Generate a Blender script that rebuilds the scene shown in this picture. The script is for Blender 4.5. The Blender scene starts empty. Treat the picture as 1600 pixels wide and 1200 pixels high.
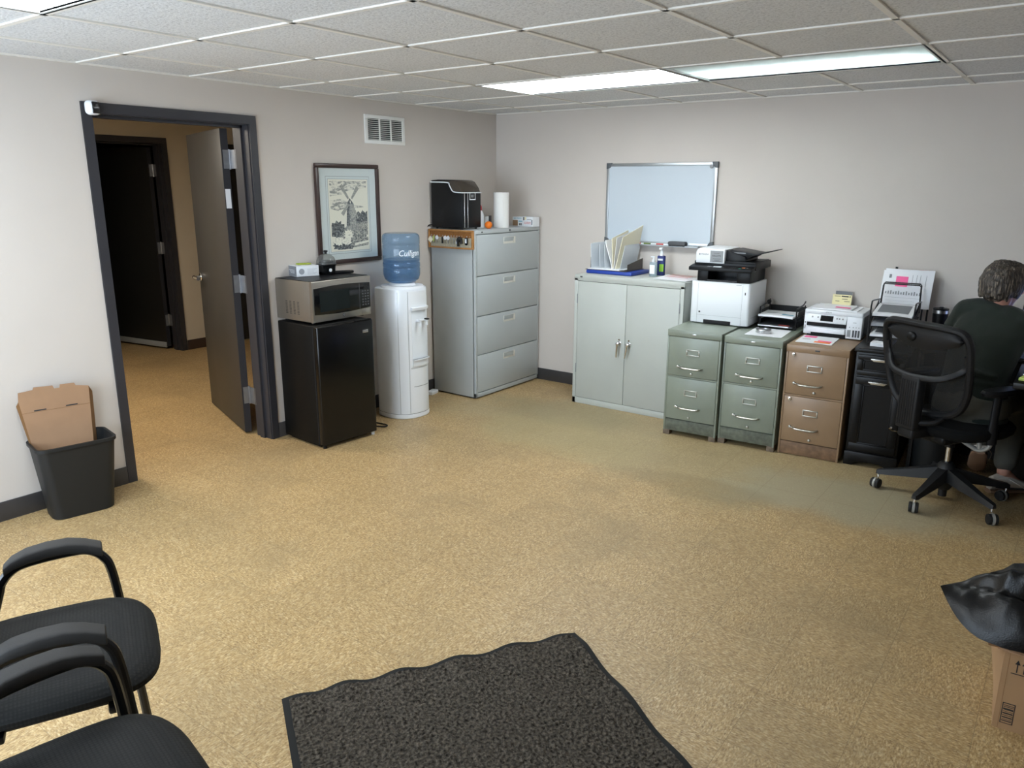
import bpy, bmesh, math, random
from mathutils import Vector as V, Matrix as Mx, noise as mnoise
random.seed(7)
PI = math.pi
C = bpy.context.scene.collection
H = 2.2276

# ---------------------------------------------------------------- materials
def lin(c):
    if isinstance(c, str):
        c = tuple(int(c[i:i+2], 16)/255 for i in (0, 2, 4))
    return tuple((x/12.92 if x <= .04045 else ((x+.055)/1.055)**2.4) for x in c) + (1,)
def nodes(name):
    m = bpy.data.materials.new(name); m.use_nodes = True
    nt = m.node_tree
    return m, nt, nt.nodes, nt.links, nt.nodes['Principled BSDF']
def mat(name, col, rough=.5, metal=0, var=0, vscale=20, bump=0, bscale=200, spec=.5, coat=0, sheen=0, bdist=.002, stretch=None):
    m, nt, N, L, b = nodes(name)
    b.inputs['Base Color'].default_value = lin(col)
    b.inputs['Roughness'].default_value = rough
    b.inputs['Metallic'].default_value = metal
    b.inputs['Specular IOR Level'].default_value = spec
    b.inputs['Coat Weight'].default_value = coat
    b.inputs['Sheen Weight'].default_value = sheen
    tc = N.new('ShaderNodeTexCoord')
    src = tc.outputs['Object']
    if stretch:
        mp = N.new('ShaderNodeMapping'); mp.inputs['Scale'].default_value = stretch
        L.new(src, mp.inputs['Vector']); src = mp.outputs['Vector']
    if var:
        n = N.new('ShaderNodeTexNoise'); n.inputs['Scale'].default_value = vscale; n.inputs['Detail'].default_value = 4
        L.new(src, n.inputs['Vector'])
        r = N.new('ShaderNodeMapRange')
        r.inputs['From Min'].default_value = .3; r.inputs['From Max'].default_value = .7
        r.inputs['To Min'].default_value = 1-var; r.inputs['To Max'].default_value = 1+var
        L.new(n.outputs['Fac'], r.inputs['Value'])
        mx = N.new('ShaderNodeMix'); mx.data_type = 'RGBA'; mx.blend_type = 'MULTIPLY'; mx.inputs['Factor'].default_value = 1
        mx.inputs['A'].default_value = lin(col)
        L.new(r.outputs['Result'], mx.inputs['B']); L.new(mx.outputs['Result'], b.inputs['Base Color'])
    if bump:
        n2 = N.new('ShaderNodeTexNoise'); n2.inputs['Scale'].default_value = bscale; n2.inputs['Detail'].default_value = 3
        L.new(src, n2.inputs['Vector'])
        bp = N.new('ShaderNodeBump'); bp.inputs['Strength'].default_value = bump; bp.inputs['Distance'].default_value = bdist
        L.new(n2.outputs['Fac'], bp.inputs['Height']); L.new(bp.outputs['Normal'], b.inputs['Normal'])
    return m
def emis(name, col, s):
    m, nt, N, L, b = nodes(name)
    b.inputs['Base Color'].default_value = (.8, .8, .8, 1)
    b.inputs['Emission Color'].default_value = lin(col); b.inputs['Emission Strength'].default_value = s
    return m
def clear(name, tint, alpha=.25, rough=.06, ior=1.45, diff=None, trans=False):
    """clear or tinted thin plastic / glass: part see-through, part body colour, fresnel gloss"""
    m, nt, N, L, b = nodes(name)
    N.remove(b)
    out = N['Material Output']
    t = N.new('ShaderNodeBsdfTransparent'); t.inputs['Color'].default_value = lin(tint)
    d = N.new('ShaderNodeBsdfTranslucent' if trans else 'ShaderNodeBsdfDiffuse'); d.inputs['Color'].default_value = lin(diff or tint)
    g = N.new('ShaderNodeBsdfGlossy'); g.inputs['Roughness'].default_value = rough
    f = N.new('ShaderNodeFresnel'); f.inputs['IOR'].default_value = ior
    ge = N.new('ShaderNodeNewGeometry'); mr = N.new('ShaderNodeMapRange'); mr.inputs['To Min'].default_value = ior; mr.inputs['To Max'].default_value = 1/ior
    L.new(ge.outputs['Backfacing'], mr.inputs['Value']); L.new(mr.outputs[0], f.inputs['IOR'])
    m1 = N.new('ShaderNodeMixShader'); m1.inputs['Fac'].default_value = alpha
    L.new(t.outputs[0], m1.inputs[1]); L.new(d.outputs[0], m1.inputs[2])
    m2 = N.new('ShaderNodeMixShader')
    L.new(f.outputs[0], m2.inputs['Fac']); L.new(m1.outputs[0], m2.inputs[1]); L.new(g.outputs[0], m2.inputs[2])
    L.new(m2.outputs[0], out.inputs['Surface'])
    return m
def ramp(N, stops):
    r = N.new('ShaderNodeValToRGB'); e = r.color_ramp.elements
    while len(e) < len(stops): e.new(.5)
    for el, (p, c) in zip(e, stops): el.position = p; el.color = lin(c)
    return r
def math_(N, L, op, a, b=None):
    n = N.new('ShaderNodeMath'); n.operation = op
    for i, x in enumerate((a, b)):
        if x is None: continue
        if isinstance(x, (int, float)): n.inputs[i].default_value = x
        else: L.new(x, n.inputs[i])
    return n.outputs[0]
def mixc(N, L, fac, a, b, mode='MIX'):
    n = N.new('ShaderNodeMix'); n.data_type = 'RGBA'; n.blend_type = mode
    for k, x in (('Factor', fac), ('A', a), ('B', b)):
        s = n.inputs[k] if k == 'Factor' else [i for i in n.inputs if i.name == k and i.type == 'RGBA'][0]
        if isinstance(x, (int, float)): s.default_value = x
        elif isinstance(x, tuple): s.default_value = x
        else: L.new(x, s)
    return [o for o in n.outputs if o.type == 'RGBA'][0]

def floor_mat():
    m, nt, N, L, b = nodes('vinyl_tile')
    tc = N.new('ShaderNodeTexCoord'); T = .3048
    sep = N.new('ShaderNodeSeparateXYZ'); L.new(tc.outputs['Object'], sep.inputs[0])
    u = math_(N, L, 'DIVIDE', math_(N, L, 'SUBTRACT', sep.outputs[0], 3.524), T)
    v = math_(N, L, 'DIVIDE', math_(N, L, 'SUBTRACT', sep.outputs[1], -2.83), T)
    iu = math_(N, L, 'FLOOR', u); iv = math_(N, L, 'FLOOR', v)
    par = math_(N, L, 'ABSOLUTE', math_(N, L, 'MODULO', math_(N, L, 'ADD', iu, iv), 2))
    cx = N.new('ShaderNodeCombineXYZ'); L.new(sep.outputs[0], cx.inputs[0]); L.new(sep.outputs[1], cx.inputs[1])
    cy = N.new('ShaderNodeCombineXYZ'); L.new(sep.outputs[1], cy.inputs[0]); L.new(sep.outputs[0], cy.inputs[1])
    wn = N.new('ShaderNodeTexWhiteNoise'); wn.noise_dimensions = '2D'
    ci = N.new('ShaderNodeCombineXYZ'); L.new(iu, ci.inputs[0]); L.new(iv, ci.inputs[1]); L.new(ci.outputs[0], wn.inputs['Vector'])
    mv = N.new('ShaderNodeMix'); mv.data_type = 'VECTOR'
    L.new(par, mv.inputs['Factor']); L.new(cx.outputs[0], mv.inputs['A']); L.new(cy.outputs[0], mv.inputs['B'])
    vec = [o for o in mv.outputs if o.type == 'VECTOR'][0]
    def nz(scale, stretch, detail=3, rot=.5):
        mp = N.new('ShaderNodeMapping'); mp.inputs['Scale'].default_value = stretch; mp.inputs['Rotation'].default_value = (0, 0, rot)
        L.new(vec, mp.inputs['Vector'])
        n = N.new('ShaderNodeTexNoise'); n.inputs['Scale'].default_value = scale; n.inputs['Detail'].default_value = detail
        n.inputs['Roughness'].default_value = .6
        L.new(mp.outputs[0], n.inputs['Vector']); return n.outputs['Fac']
    a = nz(58, (1, 3.2, 1), 3, .75)
    r1 = ramp(N, [(.36, '694f31'), (.45, '8f724c'), (.53, 'a98c63'), (.61, 'dcc79e')])
    L.new(a, r1.inputs[0])
    bb = nz(110, (1, 1.7, 1), 2, -.3)
    r2 = ramp(N, [(.38, '755f42'), (.5, 'a0865f'), (.62, 'd0b98f')]); L.new(bb, r2.inputs[0])
    col = mixc(N, L, .4, r1.outputs[0], r2.outputs[0])
    def chips(scale, st, rot, stops):
        mp = N.new('ShaderNodeMapping'); mp.inputs['Scale'].default_value = st; mp.inputs['Rotation'].default_value = (0, 0, rot)
        L.new(vec, mp.inputs['Vector'])
        vo = N.new('ShaderNodeTexVoronoi'); vo.inputs['Scale'].default_value = scale; L.new(mp.outputs[0], vo.inputs['Vector'])
        sc = N.new('ShaderNodeSeparateColor'); L.new(vo.outputs['Color'], sc.inputs[0])
        r = ramp(N, stops); L.new(sc.outputs[0], r.inputs[0]); return r.outputs[0]
    c1 = chips(85, (1, 2.1, 1), .5, [(.06, '75572f'), (.3, 'a7854f'), (.62, 'b9985f'), (.86, 'd6b983'), (.97, 'ead6ab')])
    c2 = chips(160, (1, 1.6, 1), -.4, [(.05, '7d5f39'), (.35, 'ab8a57'), (.7, 'c09f6a'), (.95, 'e6d0a2')])
    col = mixc(N, L, .5, col, mixc(N, L, .45, c1, c2))
    # tile to tile tone
    tone = N.new('ShaderNodeMapRange'); tone.inputs['To Min'].default_value = .95; tone.inputs['To Max'].default_value = 1.05
    L.new(wn.outputs['Value'], tone.inputs['Value'])
    col = mixc(N, L, 1.0, col, tone.outputs[0], 'MULTIPLY')
    # worn, dirty patches
    n = N.new('ShaderNodeTexNoise'); n.inputs['Scale'].default_value = 1.5; n.inputs['Detail'].default_value = 6; n.inputs['Roughness'].default_value = .62
    L.new(tc.outputs['Object'], n.inputs['Vector'])
    st = ramp(N, [(.5, '000000'), (.72, 'ffffff')]); L.new(n.outputs['Fac'], st.inputs[0])
    col = mixc(N, L, math_(N, L, 'MULTIPLY', st.outputs[0], .5), col, lin('8f7b5a'))
    def patch(x, y, rx, ry, c, amt):
        nonlocal col
        dx = math_(N, L, 'DIVIDE', math_(N, L, 'SUBTRACT', sep.outputs[0], x), rx)
        dy = math_(N, L, 'DIVIDE', math_(N, L, 'SUBTRACT', sep.outputs[1], y), ry)
        d = math_(N, L, 'SQRT', math_(N, L, 'ADD', math_(N, L, 'MULTIPLY', dx, dx), math_(N, L, 'MULTIPLY', dy, dy)))
        d = math_(N, L, 'ADD', d, math_(N, L, 'MULTIPLY', math_(N, L, 'SUBTRACT', n.outputs['Fac'], .5), 1.6))
        mr = N.new('ShaderNodeMapRange'); mr.interpolation_type = 'SMOOTHSTEP'
        mr.inputs['From Min'].default_value = .55; mr.inputs['From Max'].default_value = 1.1
        mr.inputs['To Min'].default_value = amt; mr.inputs['To Max'].default_value = 0
        L.new(d, mr.inputs['Value'])
        col = mixc(N, L, mr.outputs[0], col, lin(c))
    patch(2.2, -.95, 2.1, .75, '9a8f70', .5)
    patch(3.35, -1.25, .75, .42, '9d957d', .7)     # worn grey under the desk chair
    patch(1.25, -.75, .75, .35, '8a7f5e', .5)       # grime in front of the cabinets
    patch(1.5, -1.3, .8, .45, 'a39467', .35)
    patch(2.6, -1.55, .5, .18, '7d6a49', .35)
    # seams
    def seam(w):
        f = math_(N, L, 'FRACT', w)
        return math_(N, L, 'GREATER_THAN', math_(N, L, 'ABSOLUTE', math_(N, L, 'SUBTRACT', f, .5)), .4965)
    sm = math_(N, L, 'MAXIMUM', seam(u), seam(v))
    col = mixc(N, L, math_(N, L, 'MULTIPLY', sm, .5), col, lin('6d5a40'))
    L.new(col, b.inputs['Base Color'])
    rr = N.new('ShaderNodeMapRange'); rr.inputs['To Min'].default_value = .34; rr.inputs['To Max'].default_value = .55
    L.new(n.outputs['Fac'], rr.inputs['Value']); L.new(rr.outputs[0], b.inputs['Roughness'])
    bp = N.new('ShaderNodeBump'); bp.inputs['Strength'].default_value = .12; bp.inputs['Distance'].default_value = .001
    L.new(n.outputs['Fac'], bp.inputs['Height']); L.new(bp.outputs[0], b.inputs['Normal'])
    return m

def ceiling_mat():
    m, nt, N, L, b = nodes('fissured_tile')
    tc = N.new('ShaderNodeTexCoord')
    n = N.new('ShaderNodeTexNoise'); n.inputs['Scale'].default_value = 95; n.inputs['Detail'].default_value = 4; n.inputs['Roughness'].default_value = .7
    L.new(tc.outputs['Object'], n.inputs['Vector'])
    r = ramp(N, [(.36, 'bbbcbd'), (.5, 'd9dadb'), (.66, 'e1e2e3')]); L.new(n.outputs['Fac'], r.inputs[0])
    L.new(r.outputs[0], b.inputs['Base Color']); b.inputs['Roughness'].default_value = .9
    bp = N.new('ShaderNodeBump'); bp.inputs['Strength'].default_value = .6; bp.inputs['Distance'].default_value = .004
    L.new(n.outputs['Fac'], bp.inputs['Height']); L.new(bp.outputs[0], b.inputs['Normal'])
    return m

def mesh_fabric(name, col, see):
    m, nt, N, L, b = nodes(name)
    b.inputs['Base Color'].default_value = lin(col); b.inputs['Roughness'].default_value = .7
    t = N.new('ShaderNodeBsdfTransparent'); mx = N.new('ShaderNodeMixShader'); mx.inputs['Fac'].default_value = 1-see
    L.new(t.outputs[0], mx.inputs[1]); L.new(b.outputs[0], mx.inputs[2]); L.new(mx.outputs[0], N['Material Output'].inputs['Surface'])
    return m

def checker_fabric(name, c1, c2, scale):
    m, nt, N, L, b = nodes(name)
    tc = N.new('ShaderNodeTexCoord')
    w = N.new('ShaderNodeTexVoronoi'); w.inputs['Scale'].default_value = scale; w.inputs['Randomness'].default_value = .12
    L.new(tc.outputs['Object'], w.inputs['Vector'])
    r = ramp(N, [(.2, c1), (.55, c2)]); L.new(w.outputs['Distance'], r.inputs[0])
    L.new(r.outputs[0], b.inputs['Base Color']); b.inputs['Roughness'].default_value = .75; b.inputs['Specular IOR Level'].default_value = .3
    bp = N.new('ShaderNodeBump'); bp.inputs['Strength'].default_value = .5; bp.inputs['Distance'].default_value = .002; bp.invert = True
    L.new(w.outputs['Distance'], bp.inputs['Height']); L.new(bp.outputs[0], b.inputs['Normal'])
    return m

def hair_mat():
    m, nt, N, L, b = nodes('grey_brown_hair')
    tc = N.new('ShaderNodeTexCoord')
    mp = N.new('ShaderNodeMapping'); mp.inputs['Scale'].default_value = (1, 1, .09); L.new(tc.outputs['Object'], mp.inputs['Vector'])
    n = N.new('ShaderNodeTexNoise'); n.inputs['Scale'].default_value = 150; n.inputs['Detail'].default_value = 3; n.inputs['Distortion'].default_value = .3
    L.new(mp.outputs[0], n.inputs['Vector'])
    r = ramp(N, [(.32, '1d1916'), (.5, '3b332c'), (.62, '5f554a'), (.72, '978b78')]); L.new(n.outputs['Fac'], r.inputs[0])
    L.new(r.outputs[0], b.inputs['Base Color']); b.inputs['Roughness'].default_value = .5
    bp = N.new('ShaderNodeBump'); bp.inputs['Strength'].default_value = .9; bp.inputs['Distance'].default_value = .006
    L.new(n.outputs['Fac'], bp.inputs['Height']); L.new(bp.outputs[0], b.inputs['Normal'])
    return m

M = dict(
    floor=floor_mat(), ceil=ceiling_mat(),
    tbar=mat('tee_bar', 'e6e2da', .4), wall=mat('warm_grey_paint', 'cec6be', .75, var=.015, vscale=3, bump=.06, bscale=260),
    hallwall=mat('beige_paint', 'c8bfae', .75, var=.03, vscale=3),
    frame=mat('charcoal_door_paint', '303035', .45, var=.05, vscale=6), doorp=mat('door_grey', '302f2e', .42, var=.12, vscale=5, stretch=(1, 1, .25)),
    doordark=mat('dark_door', '1e1d1c', .45), base=mat('vinyl_base', '3d3b3b', .45, var=.1, vscale=8),
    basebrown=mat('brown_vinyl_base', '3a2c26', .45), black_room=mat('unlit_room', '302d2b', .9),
    steel=mat('brushed_steel', 'b9b9b9', .28, 1), chrome=mat('chrome', 'dcdcdc', .12, 1), hinge=mat('satin_hinge', '94979c', .4, .8, var=.1, vscale=30),
    alu=mat('aluminium', 'b4b8ba', .35, .8), white=mat('white_plastic', 'e8ebee', .35), whitep=mat('white_paint', 'e9e9e6', .45),
    paper=mat('paper', 'eeeff2', .85), paperg=mat('printed_paper_grey', '9a9da3', .85), cream=mat('cream_paper', 'ece4cb', .85),
    pink=mat('pink_note', 'ff6fa6', .8), orange_n=mat('orange_note', 'ff8d52', .8), yellow_card=mat('pale_yellow_card', 'eadfae', .8), blue_n=mat('teal_note', '64a9c0', .8),
    ink=mat('ink', '2a2a2c', .7), greyink=mat('grey_ink', '7b7d81', .8), redink=mat('red_ink', 'd0605a', .8),
    black=mat('black_plastic', '0d0e10', .42, spec=.28), blackg=mat('black_gloss', '0e0f10', .12), blackm=mat('matt_black', '151515', .7),
    fridge=mat('fridge_black', '080808', .22, bump=.08, bscale=500, bdist=.001, spec=.4), fridge_side=mat('fridge_side_black', '0a0a0a', .5, spec=.2, bump=.5, bscale=420, bdist=.001, var=.5, vscale=180),
    darkglass=mat('dark_glass', '10161a', .08), ss=mat('stainless', 'aba69e', .3, .85, var=.06, vscale=4, stretch=(1, 1, 30)), ss_dark=mat('stainless_side', '8f887e', .4, .7, var=.04, vscale=6),
    pullc=mat('pale_pull', 'dcdad0', .35), cooler=mat('cooler_white', 'e9eef3', .3, coat=.3), lat=mat('light_grey_steel', 'b4babb', .42), lat_side=mat('light_grey_steel_side', 'b0b5b5', .45, var=.03, vscale=5),
    stor=mat('putty_grey_steel', 'b8bcb6', .45, var=.03, vscale=4), gap=mat('dark_gap', '1a1b1c', .8),
    green=mat('sage_green_steel', '878f82', .33, var=.05, vscale=7), tan=mat('tan_steel', '967b5f', .35, var=.05, vscale=7),
    dirt=mat('grimy_green_steel', '62675a', .6, var=.3, vscale=30), tandirt=mat('grimy_tan_steel', '7c6047', .6, var=.25, vscale=30), rust=mat('rusty_foot', '6d5f50', .6, var=.3, vscale=40),
    brass=mat('worn_chrome_pull', 'b3b1a8', .3, .9),
    board=mat('whiteboard_face', 'c4ced6', .2, coat=.3), boardg=mat('board_corner_grey', '55595c', .5),
    walnut=mat('walnut_frame', '3b2a25', .35, var=.2, vscale=14), matb=mat('pale_blue_mount', 'd3dad9', .8), print_paper=mat('print_paper', 'ebe6d6', .85), oak=mat('oak_strip', 'a9763f', .5, var=.15, vscale=30), cork=mat('cork', '96632f', .85, var=.35, vscale=220),
    pearl=mat('key_backing', 'b5ad96', .8, var=.25, vscale=140),
    paperroll=mat('paper_towel', 'f1f0ec', .9, bump=.5, bscale=160), orange=mat('orange_peel', 'ee7a17', .45, bump=.35, bscale=350), red=mat('red_cap', 'c12b32', .4), stem=mat('stem_green', '5b6b2d', .7),
    blue=mat('blue_binder', '1f3f9a', .4), smoke=clear('smoke_plastic', '5c5349', .55), frost=clear('frosted_plastic', 'f4f7fa', .82, .3, diff='f0f5f9'), clearp=clear('clear_plastic', 'fbfdfd', .03),
    navy=mat('navy_label', '23306b', .5), lime=mat('lime_label', '8cbf3a', .5), gel=clear('gel', 'dbe8ee', .2),
    jug=clear('blue_jug', 'cfdfec', .15, .05, diff='8fb4d6'), water=clear('blue_water', 'bcd3e8', .14, .05, diff='6f9fcb'), jugink=mat('jug_white_ink', 'f2f6fa', .6),
    dome=clear('clear_dome', 'd3d3d0', .12), limepack=mat('lime_packet', 'a6b53a', .5),
    woodblack=mat('black_stained_wood', '080707', .38, var=.2, vscale=20, spec=.3), wire=mat('black_wire', '131315', .35), nickel=mat('nickel_pull', 'd2cfc8', .25, .9),
    chairblack=mat('chair_black', '121316', .5, spec=.35), chairmesh=mesh_fabric('chair_mesh', '0b0b0c', .22), seatfab=mat('dark_seat_fabric', '0e0f10', .85, spec=.2), star=mat('dusty_base', '1a1a1b', .55, var=.25, vscale=25),
    castring=mat('caster_grey', '9c9a94', .4), armpad=mat('charcoal_pad', '373533', .75, bump=.15, bscale=300, spec=.25), tube=mat('black_tube', '0b0c0f', .3), weave=checker_fabric('woven_vinyl', '21211f', '131312', 120),
    nap=mat('carpet_nap', '4d473f', .95, var=.8, vscale=90, bump=1, bscale=85, bdist=.02, spec=.1), rubber=mat('rubber_edge', '1d1d1c', .7, spec=.25),
    card=mat('cardboard', '9c7a5c', .8, var=.05, vscale=12), carded=mat('cardboard_edge', '7d5a36', .85), cardl=mat('cardboard_box', 'a98763', .8, var=.05, vscale=8), bag=mat('black_poly', '0a0a0b', .3, bump=.35, bscale=260, bdist=.002, spec=.35),
    bin=mat('black_bin', '121415', .55, bump=.12, bscale=350), skin=mat('skin', 'c08d79', .55), sweater=mat('dark_green_knit', '131e17', .9, sheen=.1, bump=.3, bscale=300), trouser=mat('olive_grey_cloth', '4f4d45', .85, bump=.2, bscale=250),
    shoe=mat('grey_white_shoe', 'cfc9c0', .7), sole=mat('brown_sole', '8a6c55', .7), hair=hair_mat(), lace=mat('shoe_lace', 'd8d4cc', .8), shoedark=mat('shoe_trim', '3a3837', .7),
    screen=emis('screen', '8fb0ff', .8), note_g=mat('green_note', 'b9c76a', .8), lampw=emis('lamp_white', 'f4fbff', 7), hall_lamp=emis('lamp_warm', 'fff4e2', 11), tubew=emis('lamp_tube', 'f2fbff', 17),
    troffer=mat('troffer_white', 'e6ebea', .5), glass=clear('window_glass', 'f2f7f7', .02, .02),
    teal=mat('teal_button', '3fb5a5', .5), ob=mat('orange_button', 'e58a5c', .5), lcd=mat('pale_lcd', 'c9d2d4', .3), grey=mat('mid_grey', '8d9092', .5), side_grey=mat('side_grey_plastic', '5c5f60', .55), dgrey=mat('dark_grey', '4a4c4f', .5),
)
def lens_mat():
    m, nt, N, L, b = nodes('lamp_lens'); N.remove(b)
    t = N.new('ShaderNodeBsdfTranslucent'); t.inputs['Color'].default_value = (.92, .97, .96, 1)
    d = N.new('ShaderNodeBsdfDiffuse'); d.inputs['Color'].default_value = (.8, .85, .84, 1)
    mx = N.new('ShaderNodeMixShader'); mx.inputs['Fac'].default_value = .3
    L.new(t.outputs[0], mx.inputs[1]); L.new(d.outputs[0], mx.inputs[2]); L.new(mx.outputs[0], N['Material Output'].inputs['Surface'])
    return m
M['lens'] = lens_mat()

# ---------------------------------------------------------------- mesh builder
def T(x=0, y=0, z=0, rx=0, ry=0, rz=0):
    return Mx.Translation((x, y, z)) @ Mx.Rotation(rz, 4, 'Z') @ Mx.Rotation(ry, 4, 'Y') @ Mx.Rotation(rx, 4, 'X')
def sm(pts, n=6, closed=False):
    """Catmull-Rom through points"""
    P = [V(p) for p in pts]; out = []; k = len(P)
    rng = range(k if closed else k-1)
    for i in rng:
        if closed: a, b, c, d = P[i-1], P[i], P[(i+1) % k], P[(i+2) % k]
        else: a, b, c, d = P[max(i-1, 0)], P[i], P[i+1], P[min(i+2, k-1)]
        for j in range(n):
            t = j/n
            out.append(.5*((2*b)+(c-a)*t+(2*a-5*b+4*c-d)*t*t+(3*b-a-3*c+d)*t**3))
    if not closed: out.append(P[-1])
    return out
class MB:
    def __init__(s): s.bm = bmesh.new(); s.mi = 0
    def add(s, t, M_=None):
        if M_ is not None: bmesh.ops.transform(t, matrix=M_, verts=t.verts)
        bmesh.ops.recalc_face_normals(t, faces=t.faces)
        for f in t.faces: f.material_index = s.mi
        me = bpy.data.meshes.new('t'); t.to_mesh(me); t.free(); s.bm.from_mesh(me); bpy.data.meshes.remove(me)
        return s
    def box(s, a, b, bev=0, seg=2, M_=None):
        t = bmesh.new(); bmesh.ops.create_cube(t, size=1)
        a, b = V(a), V(b); c = (a+b)/2; d = b-a
        for v in t.verts: v.co = V((v.co.x*d.x+c.x, v.co.y*d.y+c.y, v.co.z*d.z+c.z))
        if bev: bmesh.ops.bevel(t, geom=list(t.edges), offset=min(bev, .49*min(abs(d.x), abs(d.y), abs(d.z))), segments=seg, affect='EDGES', profile=.5)
        return s.add(t, M_)
    def rbox(s, a, b, r, seg=5, axis='z', bev=0, M_=None):
        """box with only the edges along one axis rounded (radius r)"""
        t = bmesh.new(); bmesh.ops.create_cube(t, size=1)
        a, b = V(a), V(b); c = (a+b)/2; d = b-a; k = 'xyz'.index(axis)
        for v in t.verts: v.co = V((v.co.x*d.x+c.x, v.co.y*d.y+c.y, v.co.z*d.z+c.z))
        es = [e for e in t.edges if abs((e.verts[0].co-e.verts[1].co)[k]) > 1e-6]
        bmesh.ops.bevel(t, geom=es, offset=r, segments=seg, affect='EDGES', profile=.5)
        if bev:
            es = [e for e in t.edges if e.calc_face_angle(0) > 1.2]
            bmesh.ops.bevel(t, geom=es, offset=bev, segments=2, affect='EDGES', profile=.5)
        return s.add(t, M_)
    def cyl(s, c, r, h, axis='z', n=24, r2=None, M_=None, bev=0):
        t = bmesh.new(); bmesh.ops.create_cone(t, cap_ends=True, segments=n, radius1=r, radius2=r if r2 is None else r2, depth=h)
        if bev:
            es = [e for e in t.edges if e.calc_face_angle(0) > 1.2]
            bmesh.ops.bevel(t, geom=es, offset=bev, segments=2, affect='EDGES', profile=.5)
        R = {'z': Mx(), 'x': Mx.Rotation(PI/2, 4, 'Y'), 'y': Mx.Rotation(-PI/2, 4, 'X')}[axis]
        bmesh.ops.transform(t, matrix=Mx.Translation(c) @ R, verts=t.verts)
        return s.add(t, M_)
    def sph(s, c, r, u=20, v=12, M_=None):
        t = bmesh.new(); bmesh.ops.create_uvsphere(t, u_segments=u, v_segments=v, radius=1)
        if isinstance(r, (int, float)): r = (r, r, r)
        for q in t.verts: q.co = V((q.co.x*r[0]+c[0], q.co.y*r[1]+c[1], q.co.z*r[2]+c[2]))
        return s.add(t, M_)
    def lathe(s, prof, c=(0, 0, 0), n=32, M_=None):
        t = bmesh.new(); rings = []
        for r, z in prof:
            if r < 1e-6: rings.append([t.verts.new((c[0], c[1], c[2]+z))])
            else: rings.append([t.verts.new((c[0]+r*math.cos(2*PI*k/n), c[1]+r*math.sin(2*PI*k/n), c[2]+z)) for k in range(n)])
        for A, B in zip(rings, rings[1:]):
            for k in range(n):
                q = [A[k % len(A)], A[(k+1) % len(A)], B[(k+1) % len(B)], B[k % len(B)]]
                q = [x for i, x in enumerate(q) if x not in q[:i]]
                if len(q) > 2: t.faces.new(q)
        return s.add(t, M_)
    def tube(s, pts, r, n=8, closed=False, M_=None, flat=1):
        P = [V(p) for p in pts]; k = len(P); t = bmesh.new()
        rs = r if isinstance(r, (list, tuple)) else [r]*k
        tans = []
        for i in range(k):
            if closed: d = P[(i+1) % k]-P[i-1]
            else: d = P[min(i+1, k-1)]-P[max(i-1, 0)]
            tans.append(d.normalized())
        up = V((0, 0, 1)) if abs(tans[0].z) < .9 else V((1, 0, 0))
        nrm = (up-tans[0]*up.dot(tans[0])).normalized(); rings = []
        for i in range(k):
            if i:
                q = tans[i-1].rotation_difference(tans[i]); nrm = q @ nrm
                nrm = (nrm-tans[i]*nrm.dot(tans[i])).normalized()
            bn = tans[i].cross(nrm)
            rings.append([t.verts.new(P[i]+(nrm*math.cos(2*PI*j/n)+bn*math.sin(2*PI*j/n)*flat)*rs[i]) for j in range(n)])
        for i in range(k if closed else k-1):
            A, B = rings[i], rings[(i+1) % k]
            for j in range(n): t.faces.new((A[j], A[(j+1) % n], B[(j+1) % n], B[j]))
        if not closed: t.faces.new(rings[0]); t.faces.new(rings[-1])
        return s.add(t, M_)
    def prism(s, poly, h0, h1, axis='z', M_=None, bev=0):
        """polygon extruded along axis; poly in the other two coordinates (x,y)/(x,z)/(y,z)"""
        t = bmesh.new()
        def P(a, b, h): return {'z': (a, b, h), 'y': (a, h, b), 'x': (h, a, b)}[axis]
        lo = [t.verts.new(P(a, b, h0)) for a, b in poly]; hi = [t.verts.new(P(a, b, h1)) for a, b in poly]
        n = len(poly); t.faces.new(lo); t.faces.new(hi)
        for i in range(n): t.faces.new((lo[i], lo[(i+1) % n], hi[(i+1) % n], hi[i]))
        if bev:
            bmesh.ops.recalc_face_normals(t, faces=t.faces)
            bmesh.ops.bevel(t, geom=[e for e in t.edges if e.calc_face_angle(0) > .6], offset=bev, segments=2, affect='EDGES', profile=.5)
        return s.add(t, M_)
    def loft(s, rings, M_=None, caps=True):
        t = bmesh.new(); R = [[t.verts.new(p) for p in r] for r in rings]; n = len(R[0])
        for A, B in zip(R, R[1:]):
            for j in range(n): t.faces.new((A[j], A[(j+1) % n], B[(j+1) % n], B[j]))
        if caps: t.faces.new(R[0]); t.faces.new(R[-1])
        return s.add(t, M_)
    def grid(s, f, nu, nv, thick=0, M_=None):
        """surface f(u,v)->point, u,v in 0..1; thick>0 gives a closed slab"""
        t = bmesh.new(); g = [[t.verts.new(f(i/nu, j/nv)) for j in range(nv+1)] for i in range(nu+1)]
        fs = [t.faces.new((g[i][j], g[i+1][j], g[i+1][j+1], g[i][j+1])) for i in range(nu) for j in range(nv)]
        if thick: bmesh.ops.recalc_face_normals(t, faces=t.faces); bmesh.ops.solidify(t, geom=fs, thickness=thick)
        return s.add(t, M_)
    def quad(s, pts, M_=None):
        t = bmesh.new(); t.faces.new([t.verts.new(p) for p in pts]); return s.add(t, M_)
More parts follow.
